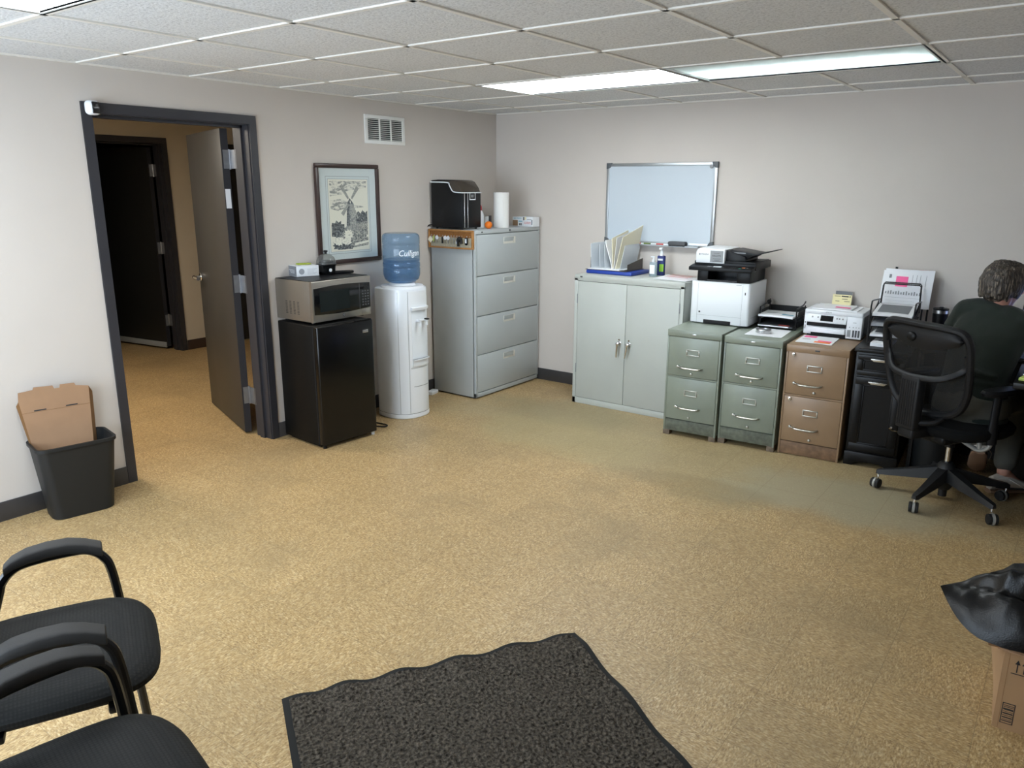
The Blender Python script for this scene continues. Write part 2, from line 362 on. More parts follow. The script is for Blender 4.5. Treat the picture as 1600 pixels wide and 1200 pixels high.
    def build(s, name, m=None, parent=None, ang=.6, loc=None, rotz=0):
        bmesh.ops.remove_doubles(s.bm, verts=s.bm.verts, dist=1e-6)
        for e in s.bm.edges: e.smooth = not (len(e.link_faces) == 2 and e.calc_face_angle(0) > ang)
        for f in s.bm.faces: f.smooth = True
        me = bpy.data.meshes.new(name); s.bm.to_mesh(me); s.bm.free()
        for q in (m if isinstance(m, (list, tuple)) else [m]):
            me.materials.append(M[q] if isinstance(q, str) else q)
        o = bpy.data.objects.new(name, me); C.objects.link(o)
        if parent is not None: o.parent = parent
        if loc is not None: o.location = loc; o.rotation_euler = (0, 0, rotz)
        return o
def bars(q, x0, z0, x1, z1, wx, wz, y0, y1, bev=0):
    """four bars of a rectangular frame in the xz plane, butted so that no faces coincide"""
    q.box((x0, y0, z0), (x1, y1, z0+wz), bev); q.box((x0, y0, z1-wz), (x1, y1, z1), bev)
    q.box((x0, y0, z0+wz), (x0+wx, y1, z1-wz), bev*.5); q.box((x1-wx, y0, z0+wz), (x1, y1, z1-wz), bev*.5)
def tag(o, label=None, cat=None, group=None, kind=None):
    if label: o['label'] = label
    if cat: o['category'] = cat
    if group: o['group'] = group
    if kind: o['kind'] = kind
    return o
def thing(name, label, cat, loc=(0, 0, 0), rotz=0, group=None):
    o = bpy.data.objects.new(name, None); C.objects.link(o); o.empty_display_size = .1
    o.location = loc; o.rotation_euler = (0, 0, rotz)
    return tag(o, label, cat, group)
def struct(name, mb, m): return tag(mb.build(name, m), kind='structure')
def text_into(mb, s, size, M_, ext=.0004, shear=0, sx=1):
    cu = bpy.data.curves.new('txt', 'FONT'); cu.body = s; cu.size = size; cu.align_x = 'CENTER'; cu.align_y = 'CENTER'
    cu.extrude = ext; cu.shear = shear; cu.resolution_u = 3
    o = bpy.data.objects.new('txt', cu); C.objects.link(o)
    bpy.context.view_layer.update()
    me = bpy.data.meshes.new_from_object(o.evaluated_get(bpy.context.evaluated_depsgraph_get()))
    bpy.data.objects.remove(o); bpy.data.curves.remove(cu)
    t = bmesh.new(); t.from_mesh(me); bpy.data.meshes.remove(me)
    if sx != 1: bmesh.ops.scale(t, vec=(sx, 1, 1), verts=t.verts)
    bmesh.ops.transform(t, matrix=M_, verts=t.verts)
    for f in t.faces: f.material_index = mb.mi
    m2 = bpy.data.meshes.new('t'); t.to_mesh(m2); t.free(); mb.bm.from_mesh(m2); bpy.data.meshes.remove(m2)
    return mb
FRONT = Mx(((1, 0, 0, 0), (0, 0, -1, 0), (0, 1, 0, 0), (0, 0, 0, 1)))     # text on a face that looks towards -y
def fr(x, y, z): return Mx.Translation((x, y, z)) @ FRONT
def remeshed(mb, name, m, parent, vox=.012, smooth=4, it=.5):
    """fuse the pieces of a builder into one continuous skin"""
    o = mb.build(name, m, parent)
    r = o.modifiers.new('r', 'REMESH'); r.mode = 'VOXEL'; r.voxel_size = vox; r.use_smooth_shade = True
    q = o.modifiers.new('s', 'SMOOTH'); q.factor = it; q.iterations = smooth
    bpy.context.view_layer.update()
    me = bpy.data.meshes.new_from_object(o.evaluated_get(bpy.context.evaluated_depsgraph_get()))
    old = o.data; o.modifiers.clear(); o.data = me; bpy.data.meshes.remove(old); me.name = name
    for p in me.polygons: p.use_smooth = True
    return o
def displace(o, amp, scale, seed=0):
    me = o.data; me.calc_loop_triangles()
    ns = [v.normal.copy() for v in me.vertices]
    for v, n in zip(me.vertices, ns):
        v.co += n*(amp*mnoise.noise(v.co*scale+V((seed, seed*2, 0))))
    me.update()
def ell(c, rx, ry, rz=0, n=20, pw=2.0, tilt=(0, 0)):
    """superellipse ring about c in a plane tilted by slopes"""
    out = []
    for k in range(n):
        a = 2*PI*k/n; ca, sa = math.cos(a), math.sin(a)
        x = rx*math.copysign(abs(ca)**(2/pw), ca); y = ry*math.copysign(abs(sa)**(2/pw), sa)
        X = x*math.cos(rz)-y*math.sin(rz); Y = x*math.sin(rz)+y*math.cos(rz)
        out.append(V((c[0]+X, c[1]+Y, c[2]+tilt[0]*X+tilt[1]*Y)))
    return out
def limb(mb, pts, rs, n=14, steps=6):
    P = sm(pts, steps); k = len(rs)
    R = []
    for i in range(len(P)):
        t = i/(len(P)-1)*(k-1); a = int(min(t, k-2)); R.append(rs[a]*(1-(t-a))+rs[a+1]*(t-a))
    mb.tube(P, R, n)
    mb.sph(P[0], R[0]*.98, 14, 8); mb.sph(P[-1], R[-1]*.98, 14, 8)

# ---------------------------------------------------------------- the room
XR, YF, HX = 5.4, -5.75, -3.1          # right wall, wall behind the camera, far hallway wall
OL, OR, OT = -3.39, -2.46, 2.0        # main door opening
b = MB(); b.box((-5.2, -5.9, -.05), (XR+.15, .45, 0)); struct('floor', b, 'floor')
b = MB(); b.box((-.15, YF, 0), (0, OL, H+.14)); b.box((-.15, OR, 0), (0, .15, H+.14)); b.box((-.15, OL, OT), (0, OR, H+.14)); struct('wall_left', b, 'wall')
b = MB(); b.box((0, 0, 0), (XR, .15, H+.14)); struct('wall_back', b, 'wall')
b = MB(); b.box((XR, YF, 0), (XR+.15, .15, H+.14)); struct('wall_right', b, 'wall')
WIN = [(.15, 1.6, .5, 2.05), (1.8, 2.9, .5, 2.05)]  # windows behind the camera, out of view; placed to give the daylight
b = MB(); b.box((-.15, YF-.15, 0), (XR+.15, YF, WIN[0][2])); b.box((-.15, YF-.15, WIN[0][3]), (XR+.15, YF, H+.14))
for a, c in ((-.15, WIN[0][0]), (WIN[0][1], WIN[1][0]), (WIN[1][1], XR+.15)): b.box((a, YF-.15, WIN[0][2]), (c, YF, WIN[0][3]))
struct('wall_front', b, 'wall')
for i, (a, c, z0, z1) in enumerate(WIN):
    w = MB()
    for p, q in (((a, z0), (c, z0+.05)), ((a, z1-.05), (c, z1)), ((a, z0), (a+.05, z1)), ((c-.05, z0), (c, z1)), (((a+c)/2-.025, z0), ((a+c)/2+.025, z1))):
        w.box((p[0], YF-.12, p[1]), (q[0], YF-.04, q[1]))
    wo = struct('window_%d' % (i+1), w, 'whitep')
    w = MB(); w.box((a+.03, YF-.085, z0+.03), (c-.03, YF-.08, z1-.03)); w.build('window_pane', 'glass', wo)
# suspended ceiling: 2 ft tiles, the lit cells are left open
gx = [.4662+.6096*k for k in range(-1, 9)]; gy = [-3.4298+.6086*k for k in range(-5, 7)]
lit = {(1.076, -1.604), (1.685, -1.604), (2.295, -1.604), (2.904, -1.604), (1.076, -4.647), (1.685, -4.647)}
b = MB()
for x0, x1 in zip(gx, gx[1:]):
    for y0, y1 in zip(gy, gy[1:]):
        if any(abs(x0-p) < .02 and abs(y0-q) < .02 for p, q in lit): continue
        X0, X1, Y0, Y1 = max(x0, 0), min(x1, XR), max(y0, YF), min(y1, 0)
        if X1-X0 > .02 and Y1-Y0 > .02: b.box((X0, Y0, H+.006), (X1, Y1, H+.02))
b.box((0, YF, H+.125), (XR, 0, H+.135))
struct('ceiling', b, 'ceil')
b = MB()
litx = lambda y: abs(y+1.604) < .02 or abs(y+4.647) < .02
for x in gx:
    if not 0 < x < XR: continue
    cuts = [YF]+([-4.647, -4.038] if abs(x-1.685) < .02 else [])+([-1.604, -.996] if abs(x-1.685) < .02 or abs(x-2.904) < .02 else [])+[0]
    for y0, y1 in zip(cuts[::2], cuts[1::2]): b.box((x-.012, y0, H), (x+.012, y1, H+.008))
for y in gy:
    if YF < y < 0: b.box((0, y-.012, H), (XR, y+.012, H+.0085))
b.box((0, -.02, H-.002), (XR, 0, H+.006)); b.box((0, YF, H-.002), (.02, 0, H+.006))
struct('trim_1', b, 'tbar')
def base(name, a, c, m='base'):
    q = MB(); q.box((a[0], a[1], 0), (c[0], c[1], .1), .004); q.box((a[0], a[1], 0), (c[0], c[1], .004)); return struct(name, q, m)
base('baseboard_left', (0, YF, 0), (.011, OL-.05, 0)); base('baseboard_left.001', (0, OR+.05, 0), (.011, 0, 0))
base('baseboard_back', (.011, -.011, 0), (XR, 0, 0)); base('baseboard_right', (XR-.011, YF, 0), (XR, -.011, 0))
# hallway beyond the door, with a second dark door standing open into an unlit room
D2L, D2R, D2T = -2.16, -1.24, 2.03
b = MB(); b.box((HX-.15, -5.9, 0), (HX, D2L, H+.14)); b.box((HX-.15, D2R, 0), (HX, .45, H+.14)); b.box((HX-.15, D2L, D2T), (HX, D2R, H+.14)); struct('wall_hallway', b, 'hallwall')
b = MB(); b.box((HX, .35, 0), (-.15, .45, H+.14)); b.box((-.15, .15, 0), (-.1, .45, H+.14)); struct('wall_hallway.001', b, 'hallwall')
b = MB(); b.box((HX, -5.9, 0), (-.15, -5.75, H+.14)); struct('wall_hallway.002', b, 'hallwall')
b = MB(); b.box((-5.2, -5.9, H), (-.15, .45, H+.14)); struct('ceiling.001', b, 'ceil')
b = MB(); b.box((-5.2, -3.2, 0), (-5.15, .15, H)); b.box((-5.2, -3.25, 0), (HX-.15, -3.2, H)); b.box((-5.15, .1, 0), (HX-.15, .15, H)); struct('wall_unlit', b, 'black_room')
base('baseboard_hallway', (HX, D2R+.06, 0), (HX+.011, -.8, 0), 'basebrown'); base('baseboard_hallway.001', (HX, -5.75, 0), (HX+.011, D2L-.06, 0), 'basebrown')
b = MB(); b.box((-2.0, -3.7, H-.02), (-.8, -3.1, H-.002), .004); h = thing('ceiling_light', 'warm flat hallway ceiling light out of sight above the doorway', 'light', (0, 0, 0)); b.build('diffuser', 'hall_lamp', h)
b = MB(); b.box((-2.02, -3.72, H-.012), (-.78, -3.08, H), .003); b.build('housing', 'troffer', h)

def hinge(mb, z, pin, a, c):
    """two leaves that meet at a pin; a, c are the far ends of the leaves (x, y)"""
    for q in (a, c):
        d = (V(q)-V(pin)).normalized(); n = V((-d.y, d.x))*.0015; p0, p1 = V(pin), V(q)
        mb.prism([(p0+n)[:], (p1+n)[:], (p1-n)[:], (p0-n)[:]], z-.057, z+.057)
    mb.cyl((pin[0], pin[1], z), .007, .122, n=10)
def door_frame(parent, xf, xb, l, r, t, f=.05, m='frame', stop=None):
    """steel frame round an opening l..r of a wall whose faces are xf (near) and xb (far)"""
    q = MB(); e = .012
    for y0, y1 in ((l-f, l), (r, r+f)):
        q.box((xf, y0, 0), (xf+e, y1, t)); q.box((xb-e, y0, 0), (xb, y1, t))
        yy = (l-.004, l+.005) if y0 < l else (r-.005, r+.004)
        q.box((xb, min(yy), 0), (xf, max(yy), t))
        ys = (l+.004, l+.02) if y0 < l else (r-.02, r-.004)
        q.box((stop[0], ys[0], 0), (stop[1], ys[1], t))
    q.box((xf, l-f, t), (xf+e, r+f, t+f)); q.box((xb-e, l-f, t), (xb, r+f, t+f)); q.box((xb, l+.004, t-.005), (xf, r-.004, t+.004)); q.box((stop[0], l+.004, t-.02), (stop[1], r-.004, t-.004))
    return q.build('door_frame', m, parent)
def lever(mb, x, z, y, dx, s=1):
    """rose + neck + lever on the face at y, pointing along dx; s = outward side"""
    mb.cyl((x, y+s*.006, z), .031, .012, 'y', 20, bev=.003); mb.cyl((x, y+s*.03, z), .01, .05, 'y', 12)
    mb.tube(sm([(x, y+s*.052, z), (x+dx*.04, y+s*.056, z), (x+dx*.11, y+s*.05, z-.003)], 4), [.0145]*5+[.012]*4, 10)
d1 = tag(thing('door_1', 'grey metal door standing open into the hallway in its charcoal frame', None), kind='structure')
door_frame(d1, 0, -.15, OL, OR, OT, stop=(-.1, -.055))
ang = math.atan2(.283, -.826); W1 = .885
dl = MB(); MD = Mx.Translation((-.225, -2.458, 0)) @ Mx.Rotation(ang, 4, 'Z')      # x runs along the leaf, y>0 is the room side
dl.box((0, 0, .012), (W1, .045, 1.985), .002, M_=MD); leaf = dl.build('door_panel', 'doorp', d1)
q = MB(); q.box((-.0012, .0, .012), (.0, .045, 1.985), M_=MD); q.build('hinge_edge', 'frame', leaf)
q = MB(); lever(q, W1-.065, .99, .045, -1, 1); lever(q, W1-.065, .99, 0, -1, -1)
bmesh.ops.transform(q.bm, matrix=MD, verts=q.bm.verts); q.build('door_handle', 'chrome', leaf)
for z in (1.80, 1.02, .27):
    q = MB(); A = (MD @ V((-.004, .036, 0))).to_2d(); P_ = (MD @ V((-.004, -.004, 0))).to_2d()
    hinge(q, z, (P_.x, P_.y), (A.x, A.y), (-.14, OR-.004)); q.build('hinge', 'hinge', d1)
q = MB(); q.box((-.0025, .008, 1.50), (-.001, .04, 1.62), M_=MD); q.build('label', 'paper', leaf)
d2 = tag(thing('door_2', 'black door standing open at the far side of the hallway', None), kind='structure')
door_frame(d2, HX, HX-.15, D2L, D2R, D2T, stop=(HX-.1, HX-.055))
MD2 = Mx.Translation((HX-.185, D2R-.012, 0)) @ Mx.Rotation(PI+.15, 4, 'Z')
q = MB(); q.box((0, 0, .03), (.9, .045, 2.0), .002, M_=MD2); l2 = q.build('door_panel', 'doordark', d2)
q = MB(); q.box((.005, .045, .02), (.895, .058, .075), .003, M_=MD2); q.build('door_sweep', 'grey', l2)
q = MB(); q.box((-.0012, .0, .03), (.0, .045, 2.0), M_=MD2); q.build('hinge_edge', 'frame', l2)
q = MB(); lever(q, .83, 1.0, .045, -1, 1); bmesh.ops.transform(q.bm, matrix=MD2, verts=q.bm.verts); q.build('door_handle', 'chrome', l2)
for z in (1.78, 1.03, .3):
    q = MB(); A = (MD2 @ V((-.004, .036, 0))).to_2d(); P_ = (MD2 @ V((-.004, -.004, 0))).to_2d()
    hinge(q, z, (P_.x, P_.y), (A.x, A.y), (HX-.13, D2R-.004)); q.build('hinge', 'hinge', d2)

d4 = tag(thing('door_3', 'closed dark door further along the hallway wall', None), kind='structure')
q = MB(); q.box((HX, -.72, .01), (HX+.02, .08, 2.0)); q.build('door_panel', 'doordark', d4)
q = MB(); q.box((HX, -.77, 0), (HX+.03, -.72, 2.05)); q.box((HX, .08, 0), (HX+.03, .13, 2.05)); q.box((HX, -.72, 2.0), (HX+.03, .08, 2.05)); q.build('door_frame', 'doordark', d4)
# ceiling lights
def light_fix(x, y, label, tube=False):
    t = thing('ceiling_light', label, 'light', (x, y, H), group='troffer lights in the ceiling')
    q = MB(); w, d = 1.2192, .6086
    for a, c in (((.0, .0), (w, .022)), ((0, d-.022), (w, d)), ((0, .022), (.022, d-.022)), ((w-.022, .022), (w, d-.022))): q.box((a[0], a[1], .0), (c[0], c[1], .012), .002)
    q.build('frame', 'troffer', t)
    q = MB(); z0, z1 = .012, .11
    q.box((.002, .002, z1), (w-.002, d-.002, z1+.006))
    for a, c in (((.002, .002), (w-.002, .012)), ((.002, d-.012), (w-.002, d-.002)), ((.002, .012), (.012, d-.012)), ((w-.012, .012), (w-.002, d-.012))): q.box((a[0], a[1], z0), (c[0], c[1], z1))
    q.build('housing', 'troffer', t)
    q = MB(); q.box((.02, .02, .008), (w-.02, d-.02, .011))
    q.build('diffuser', 'lens' if tube else 'lampw', t)
    if tube:
        q = MB(); q.cyl((w/2-.02, d-.13, .07), .019, 1.02, 'x', 16); q.cyl((w/2-.02, d-.25, .07), .019, 1.02, 'x', 16); q.build('fluorescent_tube', 'tubew', t)
    return t
light_fix(1.076, -1.604, 'fully bright white ceiling panel light nearest the room corner')
light_fix(2.295, -1.604, 'ceiling panel light with a grey unlit strip, right of the fully bright one', True)
light_fix(1.076, -4.647, 'bright ceiling panel light above the near end of the left wall')

# ---------------------------------------------------------------- left wall
L90 = PI/2
t = thing('security_camera', 'small white rounded security camera on the top left corner of the door frame', 'camera', (.013, -3.405, 2.02))
q = MB(); q.box((0, -.034, -.036), (.055, .034, .036), .022, 5, M_=T(rz=.25)); q.build('body', 'white', t)
q = MB(); q.box((.045, -.022, -.028), (.0575, .024, .028), .012, 4, M_=T(rz=.25)); q.build('lens_window', 'blackg', t)
q = MB(); q.cyl((.0575, .002, .01), .007, .004, 'x', 14, M_=T(rz=.25)); q.build('lens', 'dgrey', t)
t = thing('vent_grille', 'white louvred air vent high on the left wall', 'vent', (0, -1.515, 1.932), L90)
q = MB(); q.box((0, -.003, 0), (.398, 0, .195), .001); w_ = .398
bars(q, 0, 0, w_, .195, .03, .025, -.009, -.001, .002)
for x in (.137, .249): q.box((x, -.0085, .0255), (x+.012, -.001, .1695))
q.build('frame', 'whitep', t)
q = MB(); q.box((.028, -.0036, .023), (.37, -.0031, .172)); q.build('backing', 'gap', t)
for x0 in (.03, .149, .261):
    for k in range(11):
        z = .031+k*.0133; q = MB(); q.box((x0, -.0045, -.0008), (x0+.107, .0045, .0008), M_=T(0, -.006, z, rx=.65)); q.build('slat', 'whitep', t)
# framed windmill picture, lower edge a little proud of the wall
t = thing('framed_picture', 'framed pen drawing of a windmill in a dark brown frame', 'picture', (0, -1.986, 1.115), L90)
w, hh, fw = .572, .672, .026
q = MB()
bars(q, 0, 0, w, hh, fw, fw, -.026, -.002, .006)
bars(q, fw-.004, fw-.004, w-fw+.004, hh-fw+.004, .007, .007, -.02, -.006, .002)
q.build('frame', 'walnut', t)
q = MB(); q.box((fw-.002, -.012, fw-.002), (w-fw+.002, -.004, hh-fw+.002)); q.mi = 1
def ring(q, x0, z0, x1, z1, wd, y):
    bars(q, x0, z0, x1, z1, wd, wd, y-.0003, y, 0)
ring(q, .088, .068, .484, .59, .0022, -.012); ring(q, .105, .082, .47, .572, .0016, -.012)
q.build('mount', ['matb', 'greyink'], t)
def hatch(name, dark, light, sc, lo=.42, hi=.58, st=(1, 1, 1)):
    m, nt, N, L, bb = nodes(name); tc = N.new('ShaderNodeTexCoord'); mp = N.new('ShaderNodeMapping'); mp.inputs['Scale'].default_value = st
    n = N.new('ShaderNodeTexNoise'); n.inputs['Scale'].default_value = sc; n.inputs['Detail'].default_value = 4; n.inputs['Roughness'].default_value = .65
    L.new(tc.outputs['Object'], mp.inputs[0]); L.new(mp.outputs[0], n.inputs['Vector']); r = ramp(N, [(lo, dark), (hi, light)]); L.new(n.outputs['Fac'], r.inputs[0])
    L.new(r.outputs[0], bb.inputs['Base Color']); bb.inputs['Roughness'].default_value = .85; return m
PR = [M['print_paper'], hatch('sky_hatch', '8d8d88', 'e6e1d2', 26, .4, .56, (1, 1, 2.6)), hatch('stone_hatch', '77787a', 'b5b3a8', 120), hatch('tree_hatch', '33363a', '8b8d8a', 70, .45, .62), hatch('bush_hatch', '5b5e60', 'b9b6aa', 90), hatch('flower_hatch', 'a5a49b', 'f1ecdc', 70, .36, .46), hatch('sail_hatch', '7f7f7c', 'b4b1a6', 160), hatch('shade_hatch', '3d4043', '77797a', 120)]
q = MB(); X0, Z0, PW, PH = .117, .093, .341, .468
q.box((X0-.008, -.0128, Z0-.008), (X0+PW+.008, -.0122, Z0+PH+.008)); lay = [.0129]
def P2(mi, pts):
    lay[0] += .00007; q.mi = mi
    q.prism([(X0+a*PW, Z0+c*PH) for a, c in pts], -lay[0]-.0001, -lay[0], 'y')
def blob(mi, cx, cz, rx, rz, n=22, rough=.2, sd=0):
    P2(mi, [(min(.99, max(.01, cx+rx*(1+rough*math.sin(3.1*k+sd)+rough*.7*math.sin(7.7*k+sd))*math.cos(2*PI*k/n))), min(.99, max(.005, cz+rz*(1+rough*math.sin(3.1*k+sd))*math.sin(2*PI*k/n)))) for k in range(n)])
P2(1, [(.01, .78), (.3, .80), (.5, .86), (.98, .9), (.99, .995), (.01, .995)]); P2(1, [(.01, .6), (.2, .57), (.48, .62), (.5, .7), (.3, .74), (.01, .72)]); P2(1, [(.62, .6), (.9, .615), (.84, .64), (.6, .65)])
blob(3, .17, .3, .2, .12, sd=1); P2(3, [(.66, .3), (.66, .5), (.74, .56), (.8, .52), (.86, .57), (.93, .53), (.99, .56), (.99, .25)]); P2(4, [(.6, .36), (.99, .42), (.99, .2), (.5, .2)])
P2(2, [(.41, .34), (.445, .66), (.625, .66), (.69, .34)]); P2(7, [(.41, .34), (.445, .66), (.5, .66), (.5, .34)]); P2(7, [(.44, .66), (.52, .75), (.63, .66)]); P2(0, [(.52, .69), (.535, .72), (.55, .69), (.535, .665)])
def sail(a, l0, l1, wd):
    ca, sa = math.cos(a), math.sin(a)*PW/PH; cx, cz = .53, .7; nx, nz = -math.sin(a), math.cos(a)*PW/PH
    P2(6, [(cx+ca*l0+nx*wd*.5, cz+sa*l0+nz*wd*.5), (cx+ca*l1+nx*wd, cz+sa*l1+nz*wd), (cx+ca*l1-nx*wd, cz+sa*l1-nz*wd), (cx+ca*l0-nx*wd*.5, cz+sa*l0-nz*wd*.5)])
for a, l in ((.92, .36), (2.2, .4), (4.0, .34)): sail(a, .07, l, .045)
P2(6, [(.56, .64), (.72, .44), (.75, .46), (.6, .66)])
P2(4, [(.22, .2), (.4, .34), (.56, .36), (.78, .33), (.95, .2), (.9, .1), (.2, .1)]); P2(2, [(.4, .345), (.7, .345), (.84, .25), (.6, .27), (.36, .24)])
blob(5, .45, .22, .12, .07, sd=2); blob(3, .3, .07, .3, .08, sd=5); blob(5, .2, .13, .14, .06, sd=3); blob(5, .4, .12, .12, .05, sd=4); P2(4, [(.5, .02), (.99, .05), (.99, .17), (.55, .15)]); P2(5, [(.6, .05), (.99, .09), (.99, .12), (.62, .09)])
q.build('print', PR, t)
q = MB(); q.quad([(fw, -.0172, fw), (w-fw, -.0172, fw), (w-fw, -.0172, hh-fw), (fw, -.0172, hh-fw)]); q.build('glass', 'clearp', t)

# black compact fridge
t = thing('refrigerator', 'black compact fridge standing between the doorway and the water cooler', 'fridge', (.457, -2.405, 0), math.radians(86))
q = MB(); q.box((0, .05, .02), (.44, .425, .795), .006); q.box((.03, .07, 0), (.41, .40, .03)); q.build('body', 'fridge_side', t)
q = MB(); q.rbox((0, 0, .028), (.44, .046, .793), .012, 4, 'z', .004); dr = q.build('door', 'fridge', t)
q = MB(); q.box((.0, .046, .03), (.44, .05, .79)); q.build('gasket', 'gap', t)
q = MB(); q.box((.35, -.0025, .715), (.395, .0005, .735), .001); q.mi = 1; q.box((.356, -.003, .722), (.389, -.0022, .728)); q.build('badge', ['steel', 'grey'], dr)
q = MB(); q.box((.31, .004, .793), (.43, .034, .801), .002); q.build('hinge_cover', 'black', dr)
q = MB(); q.cyl((.425, .03, .012), .012, .024, n=12); q.build('foot', 'white', t)
q = MB(); q.cyl((.03, .03, .012), .012, .024, n=12); q.build('foot', 'black', t)
# microwave on it
t = thing('microwave', 'stainless steel microwave sitting on the black fridge', 'microwave', (.382, -2.366, .797), L90)
w, d, h = .487, .36, .272
q = MB(); q.box((0, .022, .014), (w, d, h-.004), .003)
q.mi = 1
for i in range(4):
    for k in range(9): q.box((-.0006, .13+i*.038, .055+k*.0095), (.0008, .15+i*.038, .0585+k*.0095))
q.mi = 2; q.box((.004, .02, h-.004), (w-.004, d-.004, h)); q.build('body', ['ss_dark', 'gap', 'black'], t)
q = MB(); q.rbox((0, 0, .012), (w, .024, h-.003), .004, 3, 'x', 0)
q.build('front_panel', 'ss', t)
def lens_poly(x0, z0, x1, z1, bow, n=12):
    p = [(x0+(x1-x0)*k/n, z0-bow*math.sin(PI*k/n)) for k in range(n+1)]
    return p+[(x1-(x1-x0)*k/n, z1+bow*math.sin(PI*k/n)) for k in range(n+1)]
q = MB(); q.prism(lens_poly(.012, .062, w-.006, .225, .01), -.004, .001, 'y', bev=.0015); do = q.build('door', 'blackg', t)
q = MB(); q.box((.055, -.0046, .075), (.30, -.0041, .205)); q.build('window', 'darkglass', do)
q = MB(); q.box((.385, -.0046, .06), (.388, -.0041, .225)); q.mi = 1
for r in range(6):
    for c_ in range(3): q.rbox((.408+c_*.023, -.0048, .078+r*.018), (.422+c_*.023, -.0042, .087+r*.018), .002, 2, 'y')
q.build('control_panel', ['dgrey', 'dgrey'], t)
q = MB(); q.box((.405, -.003, .02), (.475, .0005, .052), .003); q.build('open_button', 'ss', t)
q = MB(); q.cyl((.25, -.0005, .036), .0115, .004, 'y', 24); q.mi = 1; q.cyl((.25, -.003, .036), .0085, .001, 'y', 24); q.mi = 0
text_into(q, 'GE', .009, fr(.25, -.0036, .036), shear=.3); q.build('logo', ['dgrey', 'steel'], t)
for x in (.04, w-.04):
    for y in (.05, d-.05): q = MB(); q.cyl((x, y, .007), .012, .014, n=12); q.build('foot', 'black', t)
TM = .797+.272
t = thing('carton', 'small grey and white carton lying on top of the microwave', 'box', (.115, -2.262, TM+.001), math.radians(76))
q = MB(); q.box((0, 0, 0), (.155, .15, .068), .001); q.mi = 1; q.box((-.0006, .002, .002), (.0005, .148, .066)); q.mi = 2
for k in range(5): q.box((.075, -.0004, .045-k*.008), (.14-.01*(k % 3), 0, .0465-k*.008))
q.cyl((.035, -.0002, .032), .019, .0006, 'y', 20); q.mi = 3
for k in range(3): q.box((-.0009, .03, .04-k*.009), (-.0005, .11-.01*k, .042-k*.009))
q.build('body', ['white', 'greyink', 'paperg', 'white'], t)
tag(MB().box((-.045, -.022, 0), (.045, .022, .009), .004, 3).build('packet', 'limepack', None, loc=(.06, -2.16, TM+.0705), rotz=1.3), 'yellow green packet lying on the small carton', 'packet')
t = thing('egg_cooker', 'small black egg cooker with a clear dome lid behind the carton', 'cooker', (.12, -2.02, TM+.001))
q = MB(); q.lathe([(0, 0), (.05, 0), (.056, .01), (.06, .035), (.064, .055), (.066, .058), (.05, .06), (0, .06)]); q.build('base', 'blackg', t)
q = MB(); q.lathe([(.064, .06), (.069, .062), (.069, .066), (.062, .068), (0, .068)]); q.box((-.009, .06, .058), (.009, .082, .066), .002, M_=T(rz=.4)); q.box((-.009, .06, .058), (.009, .082, .066), .002, M_=T(rz=3.5)); q.build('tray', 'black', t)
q = MB(); q.lathe([(.065, .068), (.063, .09), (.052, .112), (.034, .127), (.012, .134), (0, .135)], n=28); q.build('dome_lid', 'dome', t)
q = MB(); q.cyl((0, 0, .139), .008, .012, n=12); q.cyl((0, 0, .15), .014, .012, n=16, bev=.004); q.build('knob', 'black', t)
q = MB(); q.sph((.0, 0, .082), (.05, .05, .012)); q.build('egg_rack', 'blackg', t)
q = MB(); q.cyl((.058, -.022, .03), .011, .006, 'x', 16, M_=T(rz=.1)); q.build('switch', 'white', t)
tag(MB().rbox((-.075, -.022, 0), (.075, .022, .018), .012, 4, 'z', .006).build('remote_control', 'black', None, loc=(.17, -1.925, TM+.001), rotz=1.15), 'slim black remote lying at the right end of the microwave top', 'remote')

# water cooler + jug
t = thing('water_cooler', 'white floor-standing bottled water cooler between fridge and filing cabinet', 'water cooler', (.272, -1.475, 0), math.radians(86))
def dsec(z, s=1.0, n=40):
    # rounded-front section: front towards -y
    out = []
    for k in range(n):
        a = 2*PI*k/n; x, y = math.cos(a), math.sin(a)
        y2 = y*.172 if y < 0 else math.copysign(abs(y)**.45, y)*.14
        x2 = .172*math.copysign(abs(x)**(.8 if y < 0 else .45), x)
        out.append((x2*s, y2*s, z))
    return out
q = MB(); q.loft([dsec(.035), dsec(.5, 1.0), dsec(.925), dsec(.94, .985), dsec(.945, .95)]); q.build('body', 'cooler', t)
q = MB(); q.loft([dsec(0, .985), dsec(.006, 1.01), dsec(.03, 1.01), dsec(.035, 1.0)]); q.build('base', 'white', t)
q = MB(); q.loft([dsec(.0352, 1.002), dsec(.037, 1.002)]); q.build('base_seam', 'gap', t)
q = MB(); q.lathe([(.155, .944), (.15, .956), (.12, .962), (.10, .955), (.085, .975), (.06, .978), (.055, .96), (0, .96)], (0, -.01, 0)); q.build('top_collar', 'white', t)
FX = lambda x: -.172*math.sqrt(max(0, 1-(abs(x)/.172)**2.4))
def fpanel(q, x0, x1, z0, z1, off, th=.004, n=12):
    q.grid(lambda u, v: (x0+(x1-x0)*u, FX(x0+(x1-x0)*u)-off, z0+(z1-z0)*v), n, 2, th)
q = MB(); fpanel(q, -.082, .10, .04, .925, .003); q.build('front_panel', 'white', t)
q = MB(); fpanel(q, -.062, .095, .44, .80, .0045); q.build('dispenser_recess', 'cooler', t)
q = MB()
q.grid(lambda u, v: (-.066+.164*u, FX(-.066+.164*u)-.004-.022*v*(1-.2*abs(u-.5)), .815-.004*v), 12, 2, .018); q.build('recess_hood', 'white', t)
q = MB(); fpanel(q, -.064, .096, .39, .44, .014, .012); q.grid(lambda u, v: (-.064+.16*u, FX(-.064+.16*u)-.002-.026*v, .44), 12, 2, .006); q.build('drip_tray', 'white', t)
